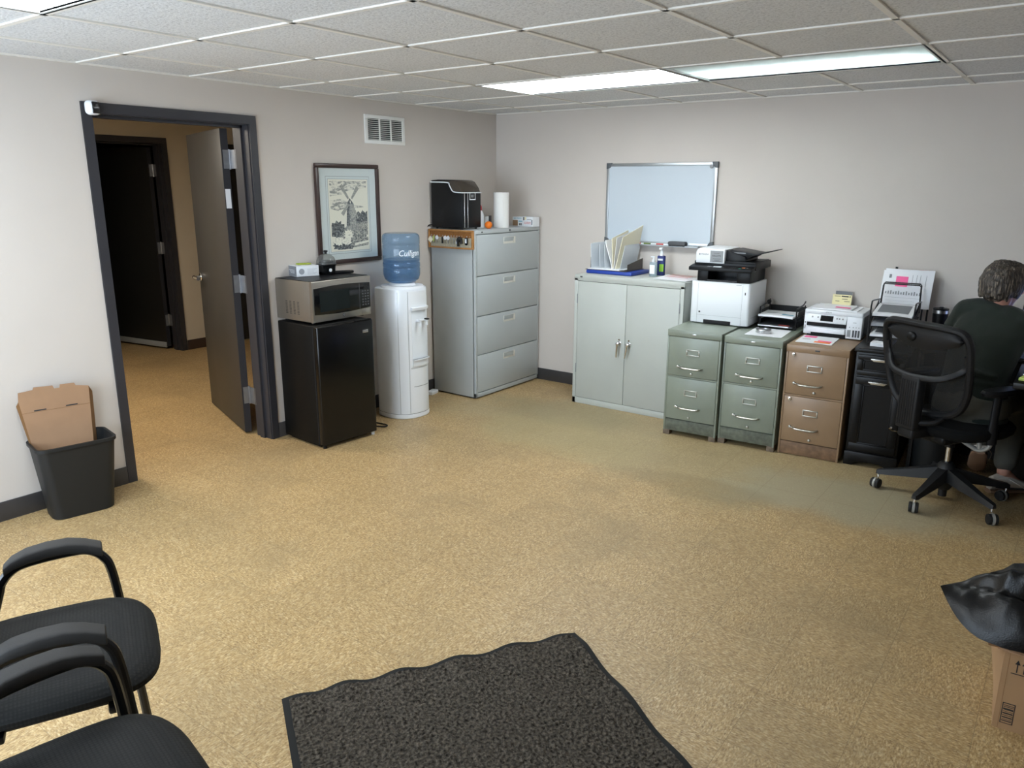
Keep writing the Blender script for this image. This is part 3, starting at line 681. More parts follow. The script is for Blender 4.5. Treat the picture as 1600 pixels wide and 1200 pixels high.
q = MB(); fpanel(q, -.055, .095, .235, .239, .004, .003); fpanel(q, -.075, .10, .372, .3745, .0035, .003); q.build('panel_seam', 'grey', t)
for x in (-.086, -.14): q = MB(); fpanel(q, x, x+.0025, .04, .925, .0012, .002, 2); q.build('side_seam', 'alu', t)
for x, m in ((-.018, 'white'), (.045, 'black')):
    q = MB(); y = FX(x)-.006; q.cyl((x, y-.02, .715), .011, .04, 'y', 14); q.cyl((x, y-.036, .70), .008, .036, n=12); q.build('tap', 'white', t)
    q = MB(); q.box((x-.012, y-.052, .722), (x+.012, y-.02, .732), .003, M_=None); q.build('tap_lever', m, t)
t = thing('water_jug', 'blue plastic water jug upside down on the water cooler', 'water bottle', (.272, -1.465, .948), math.radians(72))
prof = [(.028, .0), (.03, .016), (.06, .02), (.098, .03), (.122, .052), (.132, .085), (.133, .125), (.129, .133), (.133, .141), (.133, .165), (.129, .173), (.132, .181), (.132, .285), (.129, .293), (.133, .301), (.133, .335), (.131, .352), (.122, .366), (.105, .374), (.07, .372), (0, .37)]
q = MB(); q.lathe(prof, n=48); q.build('bottle', 'jug', t)
q = MB(); q.lathe([(.025, .004)]+[(r-.004, z) for r, z in prof[2:11]]+[(.128, .19), (.0, .19)], n=40); q.build('water', 'water', t)
q = MB(); text_into(q, 'Culligan', .058, fr(0, -.13, .238), ext=.0003, shear=.28, sx=.92)
for v in q.bm.verts:        # wrap the lettering round the jug
    a = v.co.x/.1335; r = .1335-(v.co.y+.13)*-1; v.co = V((.1332*math.sin(a), -.1332*math.cos(a)+(v.co.y+.13)*math.cos(a), v.co.z))
q.build('lettering', 'jugink', t)
tag(MB().box((-.028, -.05, 0), (.028, .05, .03), .006).build('plug_block', 'white', None, loc=(.075, -.955, .0005), rotz=.2), 'small white plastic block on the floor between water cooler and filing cabinet', 'plug')
q = MB(); q.tube(sm([(.12, -1.83, .3), (.11, -1.82, .1), (.16, -1.8, .012), (.3, -1.80, .008), (.40, -1.795, .008), (.42, -1.83, .008), (.36, -1.86, .008), (.2, -1.87, .008), (.06, -1.86, .02), (.02, -1.86, .25)], 6), .005, 8)
tag(q.build('power_cord', 'black'), 'black power cord looping on the floor between fridge and water cooler', 'cord')

# ---------------------------------------------------------------- lateral filing cabinet in the corner
t = thing('filing_cabinet', 'tall light grey four-drawer lateral filing cabinet in the room corner', 'filing cabinet', (.47, -.873, 0), L90)
w, d, h = .857, .445, 1.318
q = MB(); q.box((0, .02, .012), (w, d, h-.03), .002); q.box((0, 0, .012), (.018, .03, h-.03), .002); q.box((w-.018, 0, .012), (w, .03, h-.03), .002); q.box((0, .0, .012), (w, .03, .045), .002)
q.mi = 1; q.box((.02, .03, 0), (w-.02, d-.02, .014)); q.build('body', ['lat_side', 'gap'], t)
q = MB(); q.box((0, 0, h-.03), (w, d, h), .004); q.build('top', 'lat', t)
q = MB(); q.cyl((.437, -.001, h-.014), .008, .006, 'y', 14); q.mi = 1; q.box((.43, -.004, h-.0155), (.444, -.0035, h-.0125)); q.build('lock', ['dgrey', 'steel'], t)
q = MB(); q.box((.075, -.002, h-.02), (.088, .001, h-.01)); q.build('badge', 'gap', t)
zs = [.048, .353, .660, .971, 1.286]
for i in range(4):
    q = MB(); q.box((.02, -.001, zs[i]+.003), (w-.02, .022, zs[i+1]-.003), .003); dr = q.build('drawer', 'lat', t)
    z = zs[i+1]-.058; x0, x1 = .355, .508; q = MB()
    ring(q, x0-.004, z-.026, x1+.004, z+.026, .004, -.0012); q.box((x0, -.003, z-.024), (x1, -.0005, z+.024)); q.mi = 1
    q.prism([(-.012, z+.024), (-.002, z+.024), (-.002, z-.008), (-.006, z-.008)], x0+.002, x1-.03, 'x'); q.mi = 0; q.box((x1-.03, -.009, z-.02), (x1-.004, -.002, z+.022), .003)
    q.build('pull', ['pullc', 'lat'], dr)
# key board on its left side; the keys hang as things of their own
t = thing('key_board', 'oak framed cork key board on the side of the tall grey filing cabinet', 'key board', (-.0, -.874, 1.175), 0)
w, hh = .462, .143
q = MB()
bars(q, .012, 0, w, hh, .014, .012, -.02, 0, .003)
q.build('frame', 'oak', t)
q = MB(); q.box((.02, -.006, .085), (w-.015, -.001, hh-.01)); q.build('cork', 'cork', t)
q = MB(); q.box((.02, -.006, .01), (w-.015, -.001, .085)); q.build('backing', 'pearl', t)
KX = [.04, .072, .10, .128, .158, .184, .214, .244, .272, .30, .325, .35, .40, .43]
for x in KX:
    q = MB(); q.tube([(x, -.004, .098), (x, -.012, .098), (x, -.015, .095), (x, -.015, .101)], .0012, 6); q.build('hook', 'brass', t)
def key(i, kind, label):
    x = KX[i]; k = thing('key', label, 'key', (x, -.874-.014, 1.175+.098), 0, 'keys on the cork key board')
    q = MB(); q.tube([(.006*math.cos(a), -.001, -.008+.008*math.sin(a)) for a in [2*PI*j/12 for j in range(12)]], .0008, 5, True); q.build('ring', 'steel', k)
    if kind != 'fob':
        q = MB(); q.cyl((0, -.003, -.026), .009, .002, 'y', 14); q.box((-.003, -.004, -.062), (.003, -.002, -.03)); q.box((-.003, -.004, -.055), (.006, -.002, -.05)); q.build('blade', 'brass' if i % 2 else 'steel', k)
    q = MB()
    if kind == 'disc': q.cyl((.004, -.006, -.018), .0155, .002, 'y', 24); q.build('tag', 'paper', k)
    elif kind == 'diamond': q.box((-.02, -.002, -.02), (.02, 0, .02), .002, M_=T(-.004, -.006, -.035, ry=.7)); q.build('tag', 'cream', k)
    elif kind == 'green': q.box((-.006, -.008, -.05), (.006, -.006, -.004), .002, M_=T(ry=.1)); q.build('tag', 'note_g', k)
    elif kind == 'black': q.box((-.007, -.009, -.06), (.007, -.005, -.012), .003); q.build('tag', 'blackm', k)
    elif kind == 'fob': q.rbox((-.013, -.012, -.066), (.013, -.003, -.008), .011, 4, 'y', .002); q.mi = 1; q.rbox((-.007, -.013, -.05), (.007, -.0115, -.018), .003, 2, 'y'); q.build('fob', ['blackg', 'white'], k)
    elif kind == 'bulk': q.tube(sm([(-.006, -.008, -.076), (.0, -.014, -.04), (.012, -.016, -.016), (.026, -.012, -.03), (.03, -.01, -.058)], 5), [.009]*5+[.014]*10+[.01]*6, 10); q.build('strap', 'blackm', k)
    elif kind == 'white': q.box((-.005, -.008, -.06), (.005, -.006, -.035), .002); q.build('tag', 'paper', k)
    else: q.bm.free()
for i, kd, lb in ((0, 'diamond', 'key with a cream diamond tag at the left end of the key board'), (1, 'green', 'key with a thin green tag on the key board'), (2, 'disc', 'key with a white round tag nearest the green tag'),
                  (4, 'black', 'key with a narrow black tag between white round tags'), (5, 'disc', 'key with a white round tag, middle of the three round ones'), (6, 'disc', 'key with a white round tag, rightmost of the three round ones'),
                  (7, 'plain', 'bare key right of the white round tags'), (8, 'plain', 'bare key in the middle of the key board, left of the white slip'), (9, 'white', 'key with a small white slip beside the bulky black strap'), (10, 'bulk', 'keys with a bulky black strap on the key board'),
                  (12, 'fob', 'black car key fob with a white panel at the right end of the key board')): key(i, kd, lb)
LT = 1.3185
# ice maker
t = thing('ice_maker', 'black countertop ice maker with a white trim line on the tall filing cabinet', 'ice maker', (.338, -.862, LT), L90)
w, d = .226, .315
side = [(.0, .0), (.0, .272), (.072, .276), (.10, .288), (.124, .325), (.145, .348), (.17, .352), (d, .352), (d, 0)]
q = MB(); q.prism([(a, max(c, .012) if a in (0, d) and c == 0 else c) for a, c in side], 0, w, 'x', bev=.006)
q.mi = 1
for k in range(9): q.box((-.0006, .19+(k % 3)*.0, .055+k*.011), (.0006, .285, .059+k*.011))
q.build('body', ['black', 'gap'], t)
q = MB(); tr = sm([(-.002, .0, .275), (-.002, .07, .279), (-.002, .10, .291), (-.002, .126, .328), (-.002, .15, .350), (-.002, .32, .354)], 5)
q.tube([p+V((0, -.002, 0)) for p in tr], .0042, 8); q.tube([V((w+.002, p.y-.002, p.z)) for p in tr], .0042, 8); q.tube([(-.002, -.002, .275), (w+.002, -.002, .275)], .0042, 8); q.build('trim', 'white', t)
lid = [(.004, .280), (.0205, .315), (.055, .355), (.085, .368), (.24, .372), (.312, .366), (.312, .356), (.15, .354), (.125, .333), (.099, .295), (.07, .283)]
q = MB(); q.prism(lid, .002, w-.002, 'x', bev=.004); ld = q.build('lid', 'smoke', t)
q = MB(); q.prism([(.085, .3685), (.24, .3725), (.312, .3665), (.312, .36), (.085, .364)], .0, w, 'x', bev=.002); q.build('lid_back', 'black', ld)
q = MB(); q.prism([(.03, .276), (.10, .290), (.125, .328), (.13, .344), (.1, .35), (.055, .345), (.03, .31)], .02, w-.02, 'x'); q.build('ice_bin', 'dgrey', t)
q = MB(); ring(q, .086, .222, .156, .277, .0055, -.002); q.box((.086, -.0035, .222), (.156, -.001, .2275)); q.build('display_trim', 'white', t)
q = MB(); q.box((.092, -.0012, .228), (.150, .0005, .272)); q.mi = 1
for k in range(3): q.box((.105+k*.011, -.0018, .24), (.112+k*.011, -.0011, .262))
q.build('display', ['blackg', 'grey'], t)
q = MB()
for x in (.022, .061): q.box((x, -.0015, .014), (x+.008, .001, .27), .001)
q.build('chrome_strip', 'chrome', t)
q = MB(); q.tube(sm([(.01, .31, .03), (-.012, .335, .025), (-.035, .345, -.005), (-.04, .35, -.06), (-.035, .352, -.14), (-.03, .352, -.3)], 5), .0045, 8); q.build('power_cord', 'black', t)
for x in (.03, w-.03):
    for y in (.03, d-.03): q = MB(); q.cyl((x, y, .006), .01, .012, n=12); q.build('foot', 'blackm', t)
t = thing('spray_bottle', 'white bottle with a red cap half hidden behind the ice maker', 'bottle', (.215, -.495, LT))
q = MB(); q.lathe([(0, 0), (.032, 0), (.034, .01), (.034, .09), (.026, .12), (.014, .135), (0, .137)], n=24); q.build('bottle', 'white', t)
q = MB(); q.lathe([(0, .135), (.015, .135), (.014, .165), (.008, .178), (0, .178)], n=20); q.build('cap', 'red', t)
t = thing('carton', 'small white carton with a black end standing behind the orange', 'box', (.205, -.42, LT), .15)
q = MB(); q.box((0, 0, 0), (.03, .03, .085), .001); q.build('box', 'white', t); q = MB(); q.box((.028, .01, .04), (.034, .05, .092), .001); q.build('flap', 'dgrey', t)
t = thing('orange', 'orange fruit on the edge of the tall filing cabinet', 'orange', (.372, -.585, LT))
q = MB(); q.sph((0, 0, .0285), (.031, .031, .0285), 24, 16); q.build('peel', 'orange', t); q = MB(); q.cyl((0, .004, .0565), .003, .004, n=8); q.build('stem', 'stem', t)
t = thing('pepper_bottle', 'slim orange-brown bottle standing just left of the paper towel roll', 'bottle', (.24, -.32, LT))
q = MB(); q.lathe([(0, 0), (.011, 0), (.011, .06), (.006, .075), (0, .075)], n=16); q.build('bottle', 'rust', t); q = MB(); q.lathe([(0, .03), (.0112, .03), (.0112, .074), (.006, .09), (0, .09)], n=16); q.build('cap', 'orange', t)
t = thing('paper_towel_roll', 'upright white paper towel roll on the tall filing cabinet', 'paper towel', (.335, -.37, LT))
q = MB(); R_ = .062; q.lathe([(.02, 0), (R_, 0), (R_, .276), (.02, .276), (.02, 0)], n=40); q.mi = 1; q.lathe([(.0205, .001), (.0205, .2755), (.019, .2755), (.019, .001)], n=24); q.build('roll', ['paperroll', 'card'], t)
q = MB(); q.grid(lambda u, v: ((R_+.002)*math.cos(-2.2+1.5*u)+.02*max(0, u-.8), (R_+.002)*math.sin(-2.2+1.5*u)-.012*max(0, u-.75)*(1-v*.4), .002+.272*v), 16, 6, .0008); q.build('loose_sheet', 'paperroll', t)
def carton(x, y, w, d, h, rz, label, paint):
    t = thing('carton', label, 'box', (x, y, LT), rz); q = MB(); q.box((0, 0, 0), (w, d, h), .0015); q.build('box', 'white', t)
    q = MB(); paint(q); return t, q
t, q = carton(.268, -.125, .105, .09, .078, 0, 'white carton with blue lettering and a brown loaf picture beside the paper roll', lambda q: None)
q.box((.002, -.0006, .004), (.055, 0, .05)); q.mi = 1; text_into(q, 'NO PRESS', .018, fr(.052, -.0005, .064)); q.mi = 2; q.box((.062, -.0006, .038), (.1, 0, .046)); q.mi = 3; q.box((.07, -.0006, .008), (.082, 0, .026)); q.box((.087, -.0006, .008), (.094, 0, .026))
q.build('front_print', ['tan', 'blue_n', 'blue_n', 'dgrey'], t)
t, q = carton(.376, -.127, .105, .09, .079, -.06, 'white carton with large red lettering at the right end of the tall cabinet', lambda q: None)
text_into(q, 'CUTRITE', .026, fr(.05, -.0005, .028), sx=.68); q.mi = 1; q.box((.004, -.0006, .05), (.016, 0, .077)); q.mi = 2; q.box((.02, -.0006, .055), (.035, 0, .076)); q.mi = 3; q.box((.045, -.0006, .055), (.09, 0, .059)); q.box((.091, -.0006, .015), (.101, 0, .055))
q.build('front_print', ['redink', 'dgrey', 'yellow_card', 'greyink'], t)

# ---------------------------------------------------------------- two-door storage cabinet
ST = 1.0
t = thing('storage_cabinet', 'wide putty grey two-door metal storage cabinet under the whiteboard', 'cabinet', (1.105, -.462, 0))
w, d, h = .89, .44, ST
q = MB(); q.box((0, .012, .004), (w, d, h-.03), .002); q.box((0, 0, .0), (.028, .02, h-.012), .002); q.box((w-.028, 0, 0), (w, .02, h-.012), .002); q.box((0, 0, h-.045), (w, .02, h-.01), .002); q.box((0, 0, .0), (w, .02, .046), .002)
q.mi = 1; q.box((.026, .008, .04), (w-.026, .013, h-.04)); q.build('body', ['stor', 'gap'], t)
q = MB(); q.box((-.001, -.001, h-.03), (w+.001, d, h), .003); q.build('top', 'stor', t)
q = MB(); q.box((.048, -.002, h-.02), (.068, 0, h-.009)); q.build('badge', 'dgrey', t)
for s, x0, x1 in ((0, .03, .4435), (1, .4465, w-.03)):
    q = MB(); q.box((x0, .0, .049), (x1, .015, h-.048), .002); do = q.build('door', 'stor', t)
    xh = .40 if s == 0 else .482
    q = MB(); q.cyl((xh, -.004, .517), .017, .008, 'y', 24, bev=.002); q.cyl((xh, -.018, .517), .009, .03, 'y', 16); q.sph((xh, -.034, .517), (.015, .008, .013)); q.tube([(xh, -.033, .517), (xh-.004 if s == 0 else xh-.008, -.034, .46), (xh-.005 if s == 0 else xh-.016, -.034, .415)], [.009, .007, .005], 10); q.cyl((xh, -.008, .545), .006, .004, 'y', 12)
    q.build('handle', 'chrome', do)
    for z in (.82, .28):
        q = MB(); q.cyl((x0-.003 if s == 0 else x1+.003, -.002, z), .004, .07, n=8); q.build('hinge', 'grey', do)
# things on it
tag(MB().box((0, 0, 0), (.39, .30, .026), .006, 3).build('binder', 'blue', None, loc=(1.125, -.335, ST+.001), rotz=.0), 'blue binder lying flat on the storage cabinet under the file sorter', 'binder')
BT = ST+.028
t = thing('desk_tray', 'smoke grey letter tray lying on the blue binder', 'tray', (1.085, -.33, BT))
q = MB(); q.box((.03, 0, 0), (.38, .29, .004), .001); q.build('tray_floor', 'smoke', t)
q = MB(); ring(q, 0, -.024, .16, .058, .014, 0); bmesh.ops.transform(q.bm, matrix=T(.028, .08, .03, rz=L90), verts=q.bm.verts); q.box((.028, .08, .03), (.031, .24, .044)); q.build('side_wall', 'blackm', t)
q = MB(); q.prism([(.0, .004), (.0, .05), (.24, .085), (.24, .004)], .374, .378, 'x', M_=T(.0, .03, 0)); q.build('side_wall', 'smoke', t)
tag(MB().box((0, 0, 0), (.27, .19, .004)).build('paper_stack', 'paper', None, loc=(1.135, -.328, BT+.0045), rotz=.02), 'white papers lying in the smoke tray on the blue binder', 'papers')
BT2 = BT+.0088
t = thing('file_sorter', 'frosted plastic upright file sorter standing on the smoke tray', 'file sorter', (1.155, -.31, BT2))
for i, (x, ln) in enumerate(((0, .0), (.075, .0), (.118, .0), (.245, 0))):
    q = MB(); q.prism([(.0, .0), (.0, .185), (.05, .19), (.22, .19), (.25, .16), (.25, 0)], x, x+.0025, 'x', M_=Mx.Translation((x, 0, 0)) @ Mx.Rotation(-.05 if i < 3 else .2, 4, 'Y') @ Mx.Translation((-x, 0, 0))); q.build('divider', 'frost', t)
q = MB(); q.box((-.004, 0, 0), (.285, .25, .006), .002); q.build('base', 'frost', t)
q = MB(); q.box((.002, .248, .006), (.245, .252, .16)); q.build('back', 'frost', t)
def sheet(x, tilt, h, d, curl, m, label, th=.0012, rz=0, peak=0, z=BT2+.0065, name='paper_sheaf', y=-.30):
    q = MB(); q.grid(lambda u, v: (x+curl*math.sin(PI*.5*(1-v))**2*.8+tilt*v+rz*u*d, y+d*u, z+h*v+peak*u*v), 6, 10, th)
    return tag(q.build(name, m), label, 'papers', 'papers standing in the file sorter')
sheet(1.30, -.03, .21, .24, .04, 'paper', 'white curved sheaf of papers leaning left in the file sorter', .006)
sheet(1.325, .0, .225, .25, .015, 'cream', 'cream folder behind the white curved papers in the file sorter', .004, peak=.05)
sheet(1.345, .02, .23, .25, .0, 'paper', 'thin upright white papers in the middle of the file sorter', .003, peak=.04)
sheet(1.36, .055, .235, .245, .0, 'cream', 'tall cream folder with a pointed corner at the right of the file sorter', .004, rz=.15, peak=.08)
t = thing('sanitizer_bottle', 'small clear hand sanitizer bottle with a white pump on the storage cabinet', 'bottle', (1.64, -.235, ST+.001))
q = MB(); q.rbox((-.028, -.019, 0), (.028, .019, .105), .015, 5, 'z', .004); q.build('bottle', 'gel', t)
q = MB(); q.box((-.02, -.0195, .02), (.02, -.0188, .085)); q.build('label', 'paper', t)
q = MB(); q.cyl((0, 0, .113), .012, .018, n=18); q.cyl((0, 0, .13), .005, .02, n=10); q.box((-.022, -.007, .138), (.008, .007, .148), .003); q.build('pump', 'white', t)
t = thing('spray_cleaner', 'blue and green cleaner bottle with a white nozzle behind the sanitizer', 'bottle', (1.655, -.135, ST+.001))
q = MB(); q.rbox((-.03, -.02, 0), (.03, .02, .145), .016, 5, 'z', .005); q.build('bottle', 'navy', t)
q = MB(); q.box((-.006, -.0206, .03), (.0285, -.0196, .085), .001); q.build('label', 'lime', t); q = MB(); q.box((-.02, -.0206, .11), (.02, -.0198, .125)); q.build('label_text', 'white', t)
q = MB(); q.cyl((0, 0, .155), .015, .024, n=18, r2=.012); q.cyl((0, 0, .18), .011, .03, n=16, r2=.006); q.box((-.014, -.022, .19), (.009, .007, .205), .004); q.build('nozzle', 'white', t)
q = MB(); q.grid(lambda u, v: (.27*u, .2*v, .004+.006*math.sin(3*u+2*v)*(v)+.004*v), 8, 6, .003); q.mi = 1
for k in range(4): q.box((.06, .05+k*.035, .0165), (.25, .06+k*.035, .0168), M_=T(0, 0, .002+.001*k))
tag(q.build('newspaper', ['paper', 'redink'], None, loc=(1.71, -.37, ST+.002), rotz=-.12), 'folded papers with red print lying at the right end of the storage cabinet', 'papers')
# ---------------------------------------------------------------- whiteboard
t = thing('whiteboard', 'whiteboard with an aluminium frame hanging on the back wall', 'whiteboard', (1.102, -.002, 1.217))
w, hh = .896, .598
q = MB(); q.box((.01, -.014, .01), (w-.01, -.002, hh-.01)); q.build('writing_panel', 'board', t)
q = MB()
bars(q, 0, 0, w, hh, .022, .022, -.021, 0, .003)
q.build('frame', 'alu', t)
for x, z in ((0, 0), (w, 0), (0, hh), (w, hh)):
    sx, sz = (1 if x == 0 else -1), (1 if z == 0 else -1)
    pts = [(x-sx*.003, z-sz*.003), (x+sx*.042, z-sz*.003)]+[(x+sx*(.042-.02*k/5), z+sz*(.022*(1-math.cos(PI/2*k/5))+.0)) for k in range(1, 5)]
    pts = [(x-sx*.003, z-sz*.003), (x+sx*.04, z-sz*.003)]+[(x+sx*.04*math.cos(PI/2*k/8), z+sz*.04*math.sin(PI/2*k/8)) for k in range(1, 8)]+[(x-sx*.003, z+sz*.04)]
    q = MB(); q.prism(pts, -.0245, .0, 'y', bev=.002); q.build('corner_cap', 'boardg', t)
q = MB(); q.box((.255, -.055, -.008), (.80, 0, -.003), .001); q.box((.255, -.058, -.008), (.80, -.055, .002)); q.build('marker_tray', 'alu', t)
WB = (1.102, 1.217)
t = thing('magnet', 'small round grey magnet in the top right corner of the whiteboard', 'magnet', (1.952, -.0165, 1.785)); q = MB(); q.cyl((0, -.004, 0), .014, .008, 'y', 20, bev=.002); q.build('body', 'grey', t)
for x, m, lb in ((1.40, 'red', 'red marker at the left of the whiteboard tray'), (1.485, 'stem', 'green marker between the two red markers on the whiteboard tray'), (1.59, 'redink', 'pale red marker near the eraser on the whiteboard tray')):
    t = thing('marker', lb, 'marker', (x, -.038, 1.2212), 0, 'markers on the whiteboard tray')
    q = MB(); q.cyl((.0, 0, 0), .007, .06, 'x', 14); q.build('cap', m, t); q = MB(); q.cyl((.05, 0, 0), .0065, .05, 'x', 14); q.build('barrel', 'white', t)
t = thing('board_eraser', 'dark grey felt eraser on the whiteboard tray', 'eraser', (1.665, -.0455, 1.2142))
q = MB(); q.rbox((0, -.022, .006), (.14, .022, .035), .012, 4, 'y', .004); q.build('grip', 'dgrey', t); q = MB(); q.box((.006, -.02, 0), (.134, .02, .007)); q.build('felt', 'blackm', t)

# ---------------------------------------------------------------- two-drawer cabinets
def file_cab(label, loc, rz, w, d, h, m, dirt, dz, lx, hx, knobx, lockx=None, feet=True, tagx=None):
    t = thing('filing_cabinet', label, 'filing cabinet', loc, rz)
    q = MB(); f = .03 if feet else .0
    q.box((0, .012, f+.01), (w, d, h-.03), .002); q.box((0, 0, f), (.012, .02, h-.012), .002); q.box((w-.012, 0, f), (w, .02, h-.012), .002)
    q.box((0, .001, dz[1]-.001), (w, .014, dz[1]+.009)); q.mi = 1; q.box((.010, .009, dz[0]-.002), (w-.010, .0125, h-.04)); q.build('body', [m, 'gap'], t)
    q = MB(); q.box((-.001, -.004, h-.045), (w+.001, d, h), .004); q.build('top', m, t)
    q = MB(); q.box((.010, .003, f+.004), (w-.010, .016, dz[0]-.004), .001); q.build('plinth', dirt, t)
    if feet:
        for x in (0, w-.045): q = MB(); q.box((x, .002, 0), (x+.045, .06, .035), .001); q.build('foot', 'rust', t)
        for x in (0, w-.045): q = MB(); q.box((x, d-.06, 0), (x+.045, d, .035), .001); q.build('foot', 'rust', t)
    q = MB(); q.box((w*.5-.014+(tagx or 0), -.0052, h-.028), (w*.5+.014+(tagx or 0), -.0042, h-.019), .0004); q.build('badge', 'steel' if feet else 'dgrey', t)
    for i in (0, 1):
        z0, z1 = dz[i]+(.009 if i else .0)+.002, dz[i+1]-.003
        q = MB(); q.box((.013, -.002, z0), (w-.013, .012, z1), .003); dr = q.build('drawer', m, t)
        zl = z1-.098
        q = MB(); xx = lx
        bars(q, xx, zl-.021, xx+.09, zl+.021, .0065, .0065, -.0065, -.001, .0015)
        q.build('label_holder', 'brass', dr)
        zh = z1-.20
        q = MB(); q.tube(sm([(hx, -.002, zh), (hx+.003, -.02, zh+.001), (hx+.02, -.032, zh-.001), (hx+.07, -.035, zh-.001), (hx+.12, -.032, zh-.001), (hx+.137, -.02, zh+.001), (hx+.14, -.002, zh)], 5), .0062, 10, flat=1.25); q.build('pull', 'brass', dr)
        q = MB(); q.cyl((hx-.022, -.007, zh+.003), .0085, .014, 'y', 14, bev=.002); q.tube([(hx-.022, -.012, zh+.003), (hx, -.012, zh)], .004, 8); q.build('thumb_latch', 'brass', dr)
        q = MB(); q.cyl((knobx, -.006, z0+.022), .008, .012, 'y', 14, bev=.002); q.build('catch_knob', 'brass', dr)
        if lockx: q = MB(); q.cyl((lockx, -.005, z1-.018), .0125, .012, 'y', 20, bev=.003); q.mi = 1; q.box((lockx-.0015, -.0115, z1-.024), (lockx+.0015, -.0108, z1-.012)); q.build('lock', ['chrome', 'ink'], dr)
    return t
G1 = file_cab('green two-drawer filing cabinet beside the storage cabinet, under the big printer', (2.033, -.77, 0), math.radians(3), .366, .68, .73, 'green', 'dirt', (.117, .41, .686), .135, .105, .177)
G2 = file_cab('green two-drawer filing cabinet next to the tan filing cabinet', (2.408, -.728, 0), math.radians(3), .366, .66, .722, 'green', 'dirt', (.117, .41, .678), .145, .115, .19)
TN = file_cab('tan brown two-drawer filing cabinet beside the black wooden cabinet', (2.792, -.686, 0), math.radians(3), .364, .62, .706, 'tan', 'tandirt', (.09, .386, .668), .13, .085, .185, .046, False)

# ---------------------------------------------------------------- laser printer on the green cabinets
t = thing('laser_printer', 'large white and black multifunction laser printer on the green filing cabinets', 'printer', (2.040, -.45, .7315), math.radians(3))
w, d, h = .405, .39, .29
q = MB(); q.rbox((0, 0, .006), (w, d, h), .018, 5, 'z', .004); q.mi = 1
for x in (.05, .355): q.box((x-.0006, -.0006, .0), (x+.0006, .001, h-.012))
q.box((.05, -.0006, .0595), (.355, .001, .0605)); q.box((w-.0005, .06, .055), (w+.0006, d-.04, .056)); q.build('body', ['white', 'grey'], t)
q = MB(); q.box((.098, -.0012, .004), (.288, .03, .03), .002); q.build('tray_slot', 'gap', t)
q = MB(); q.box((.371, -.0012, .215), (.377, .001, .232)); q.box((.062, -.0012, .075), (.073, .001, .086)); q.build('ports', 'gap', t)
q = MB(); q.box((.31, -.0012, .277), (.345, .001, .280)); q.build('model_plate', 'grey', t)
q = MB(); q.box((.03, .02, h), (.105, d-.03, h+.085), .004); q.box((.30, .02, h), (w-.012, d-.03, h+.085), .004); q.box((.03, .2, h), (w-.012, d-.03, h+.085), .003); q.build('output_bay', 'black', t)
q = MB(); q.box((.10, .02, h-.002), (.305, .2, h+.012)); q.build('output_tray', 'blackg', t)
q = MB(); q.box((.0, .03, h+.085), (w+.018, d-.01, h+.135), .005); q.build('scanner_unit', 'black', t)
q = MB(); q.prism([(-.045, h+.075), (-.045, h+.098), (.035, h+.112), (.06, h+.112), (.06, h+.075)], -.012, w+.012, 'x', bev=.004); cp = q.build('control_panel', 'black', t)
def onpanel(x0, x1, y0, y1, m, name):
    q = MB(); zf = lambda y: h+.098+(y+.045)*.175
    q.quad([(x0, y0, zf(y0)+.001), (x1, y0, zf(y0)+.001), (x1, y1, zf(y1)+.001), (x0, y1, zf(y1)+.001)]); q.build(name, m, cp)
onpanel(.15, .205, -.03, .0, 'lcd', 'display')
for i in range(5): onpanel(.112+.012*(i % 3), .121+.012*(i % 3), -.03+.016*(i//3), -.02+.016*(i//3), 'grey', 'key_button')
for i in range(9): onpanel(.27+.013*(i % 3), .277+.013*(i % 3), -.034+.011*(i//3), -.028+.011*(i//3), 'dgrey', 'number_button')
onpanel(.34, .362, -.016, .002, 'ob', 'stop_button'); onpanel(.325, .342, -.036, -.024, 'teal', 'start_button'); onpanel(.372, .384, -.016, -.006, 'grey', 'key_button')
z0 = h+.122
q = MB(); q.prism([(.012, z0), (.012, z0+.075), (.022, z0+.093), (.045, z0+.101), (.21, z0+.094), (.21, z0)], .02, .33, 'y', bev=.004); af = q.build('document_feeder', 'white', t)
q = MB(); q.box((.112, .0185, z0+.008), (.2, .0205, z0+.084)); q.mi = 1
text_into(q, 'KELLEYS', .0165, fr(.156, .0182, z0+.05), sx=.95)
for k, (a, c) in enumerate(((.135, .175), (.13, .185), (.14, .178), (.128, .188))): q.box((a, .0179, z0+.066 if k == 0 else z0+.037-k*.008), (c, .0184, z0+.068 if k == 0 else z0+.039-k*.008))
q.build('label', ['grey', 'ink'], af)
q = MB(); text_into(q, 'KYOCERA', .0125, fr(.071, .0196, z0+.058)); q.box((.034, .0192, z0+.0525), (.0395, .0197, z0+.0635)); q.build('logo', 'dgrey', af)
q = MB(); q.box((.21, .03, z0), (w+.012, .35, z0+.018), .003); q.prism([(.21, z0+.01), (.21, z0+.09), (.34, z0+.05), (.345, z0+.018)], .05, .33, 'y', bev=.003); q.build('feeder_cover', 'black', t)
q = MB(); q.prism([(.22, z0+.083), (.24, z0+.092), (.40, z0+.07), (.51, z0+.096), (.51, z0+.090), (.39, z0+.058), (.34, z0+.03)], .07, .31, 'y', bev=.0015); ft = q.build('feeder_tray', 'black', t)
q = MB(); q.box((.255, .0675, z0+.068), (.335, .0695, z0+.077), M_=None); q.build('guide', 'greyink', ft)

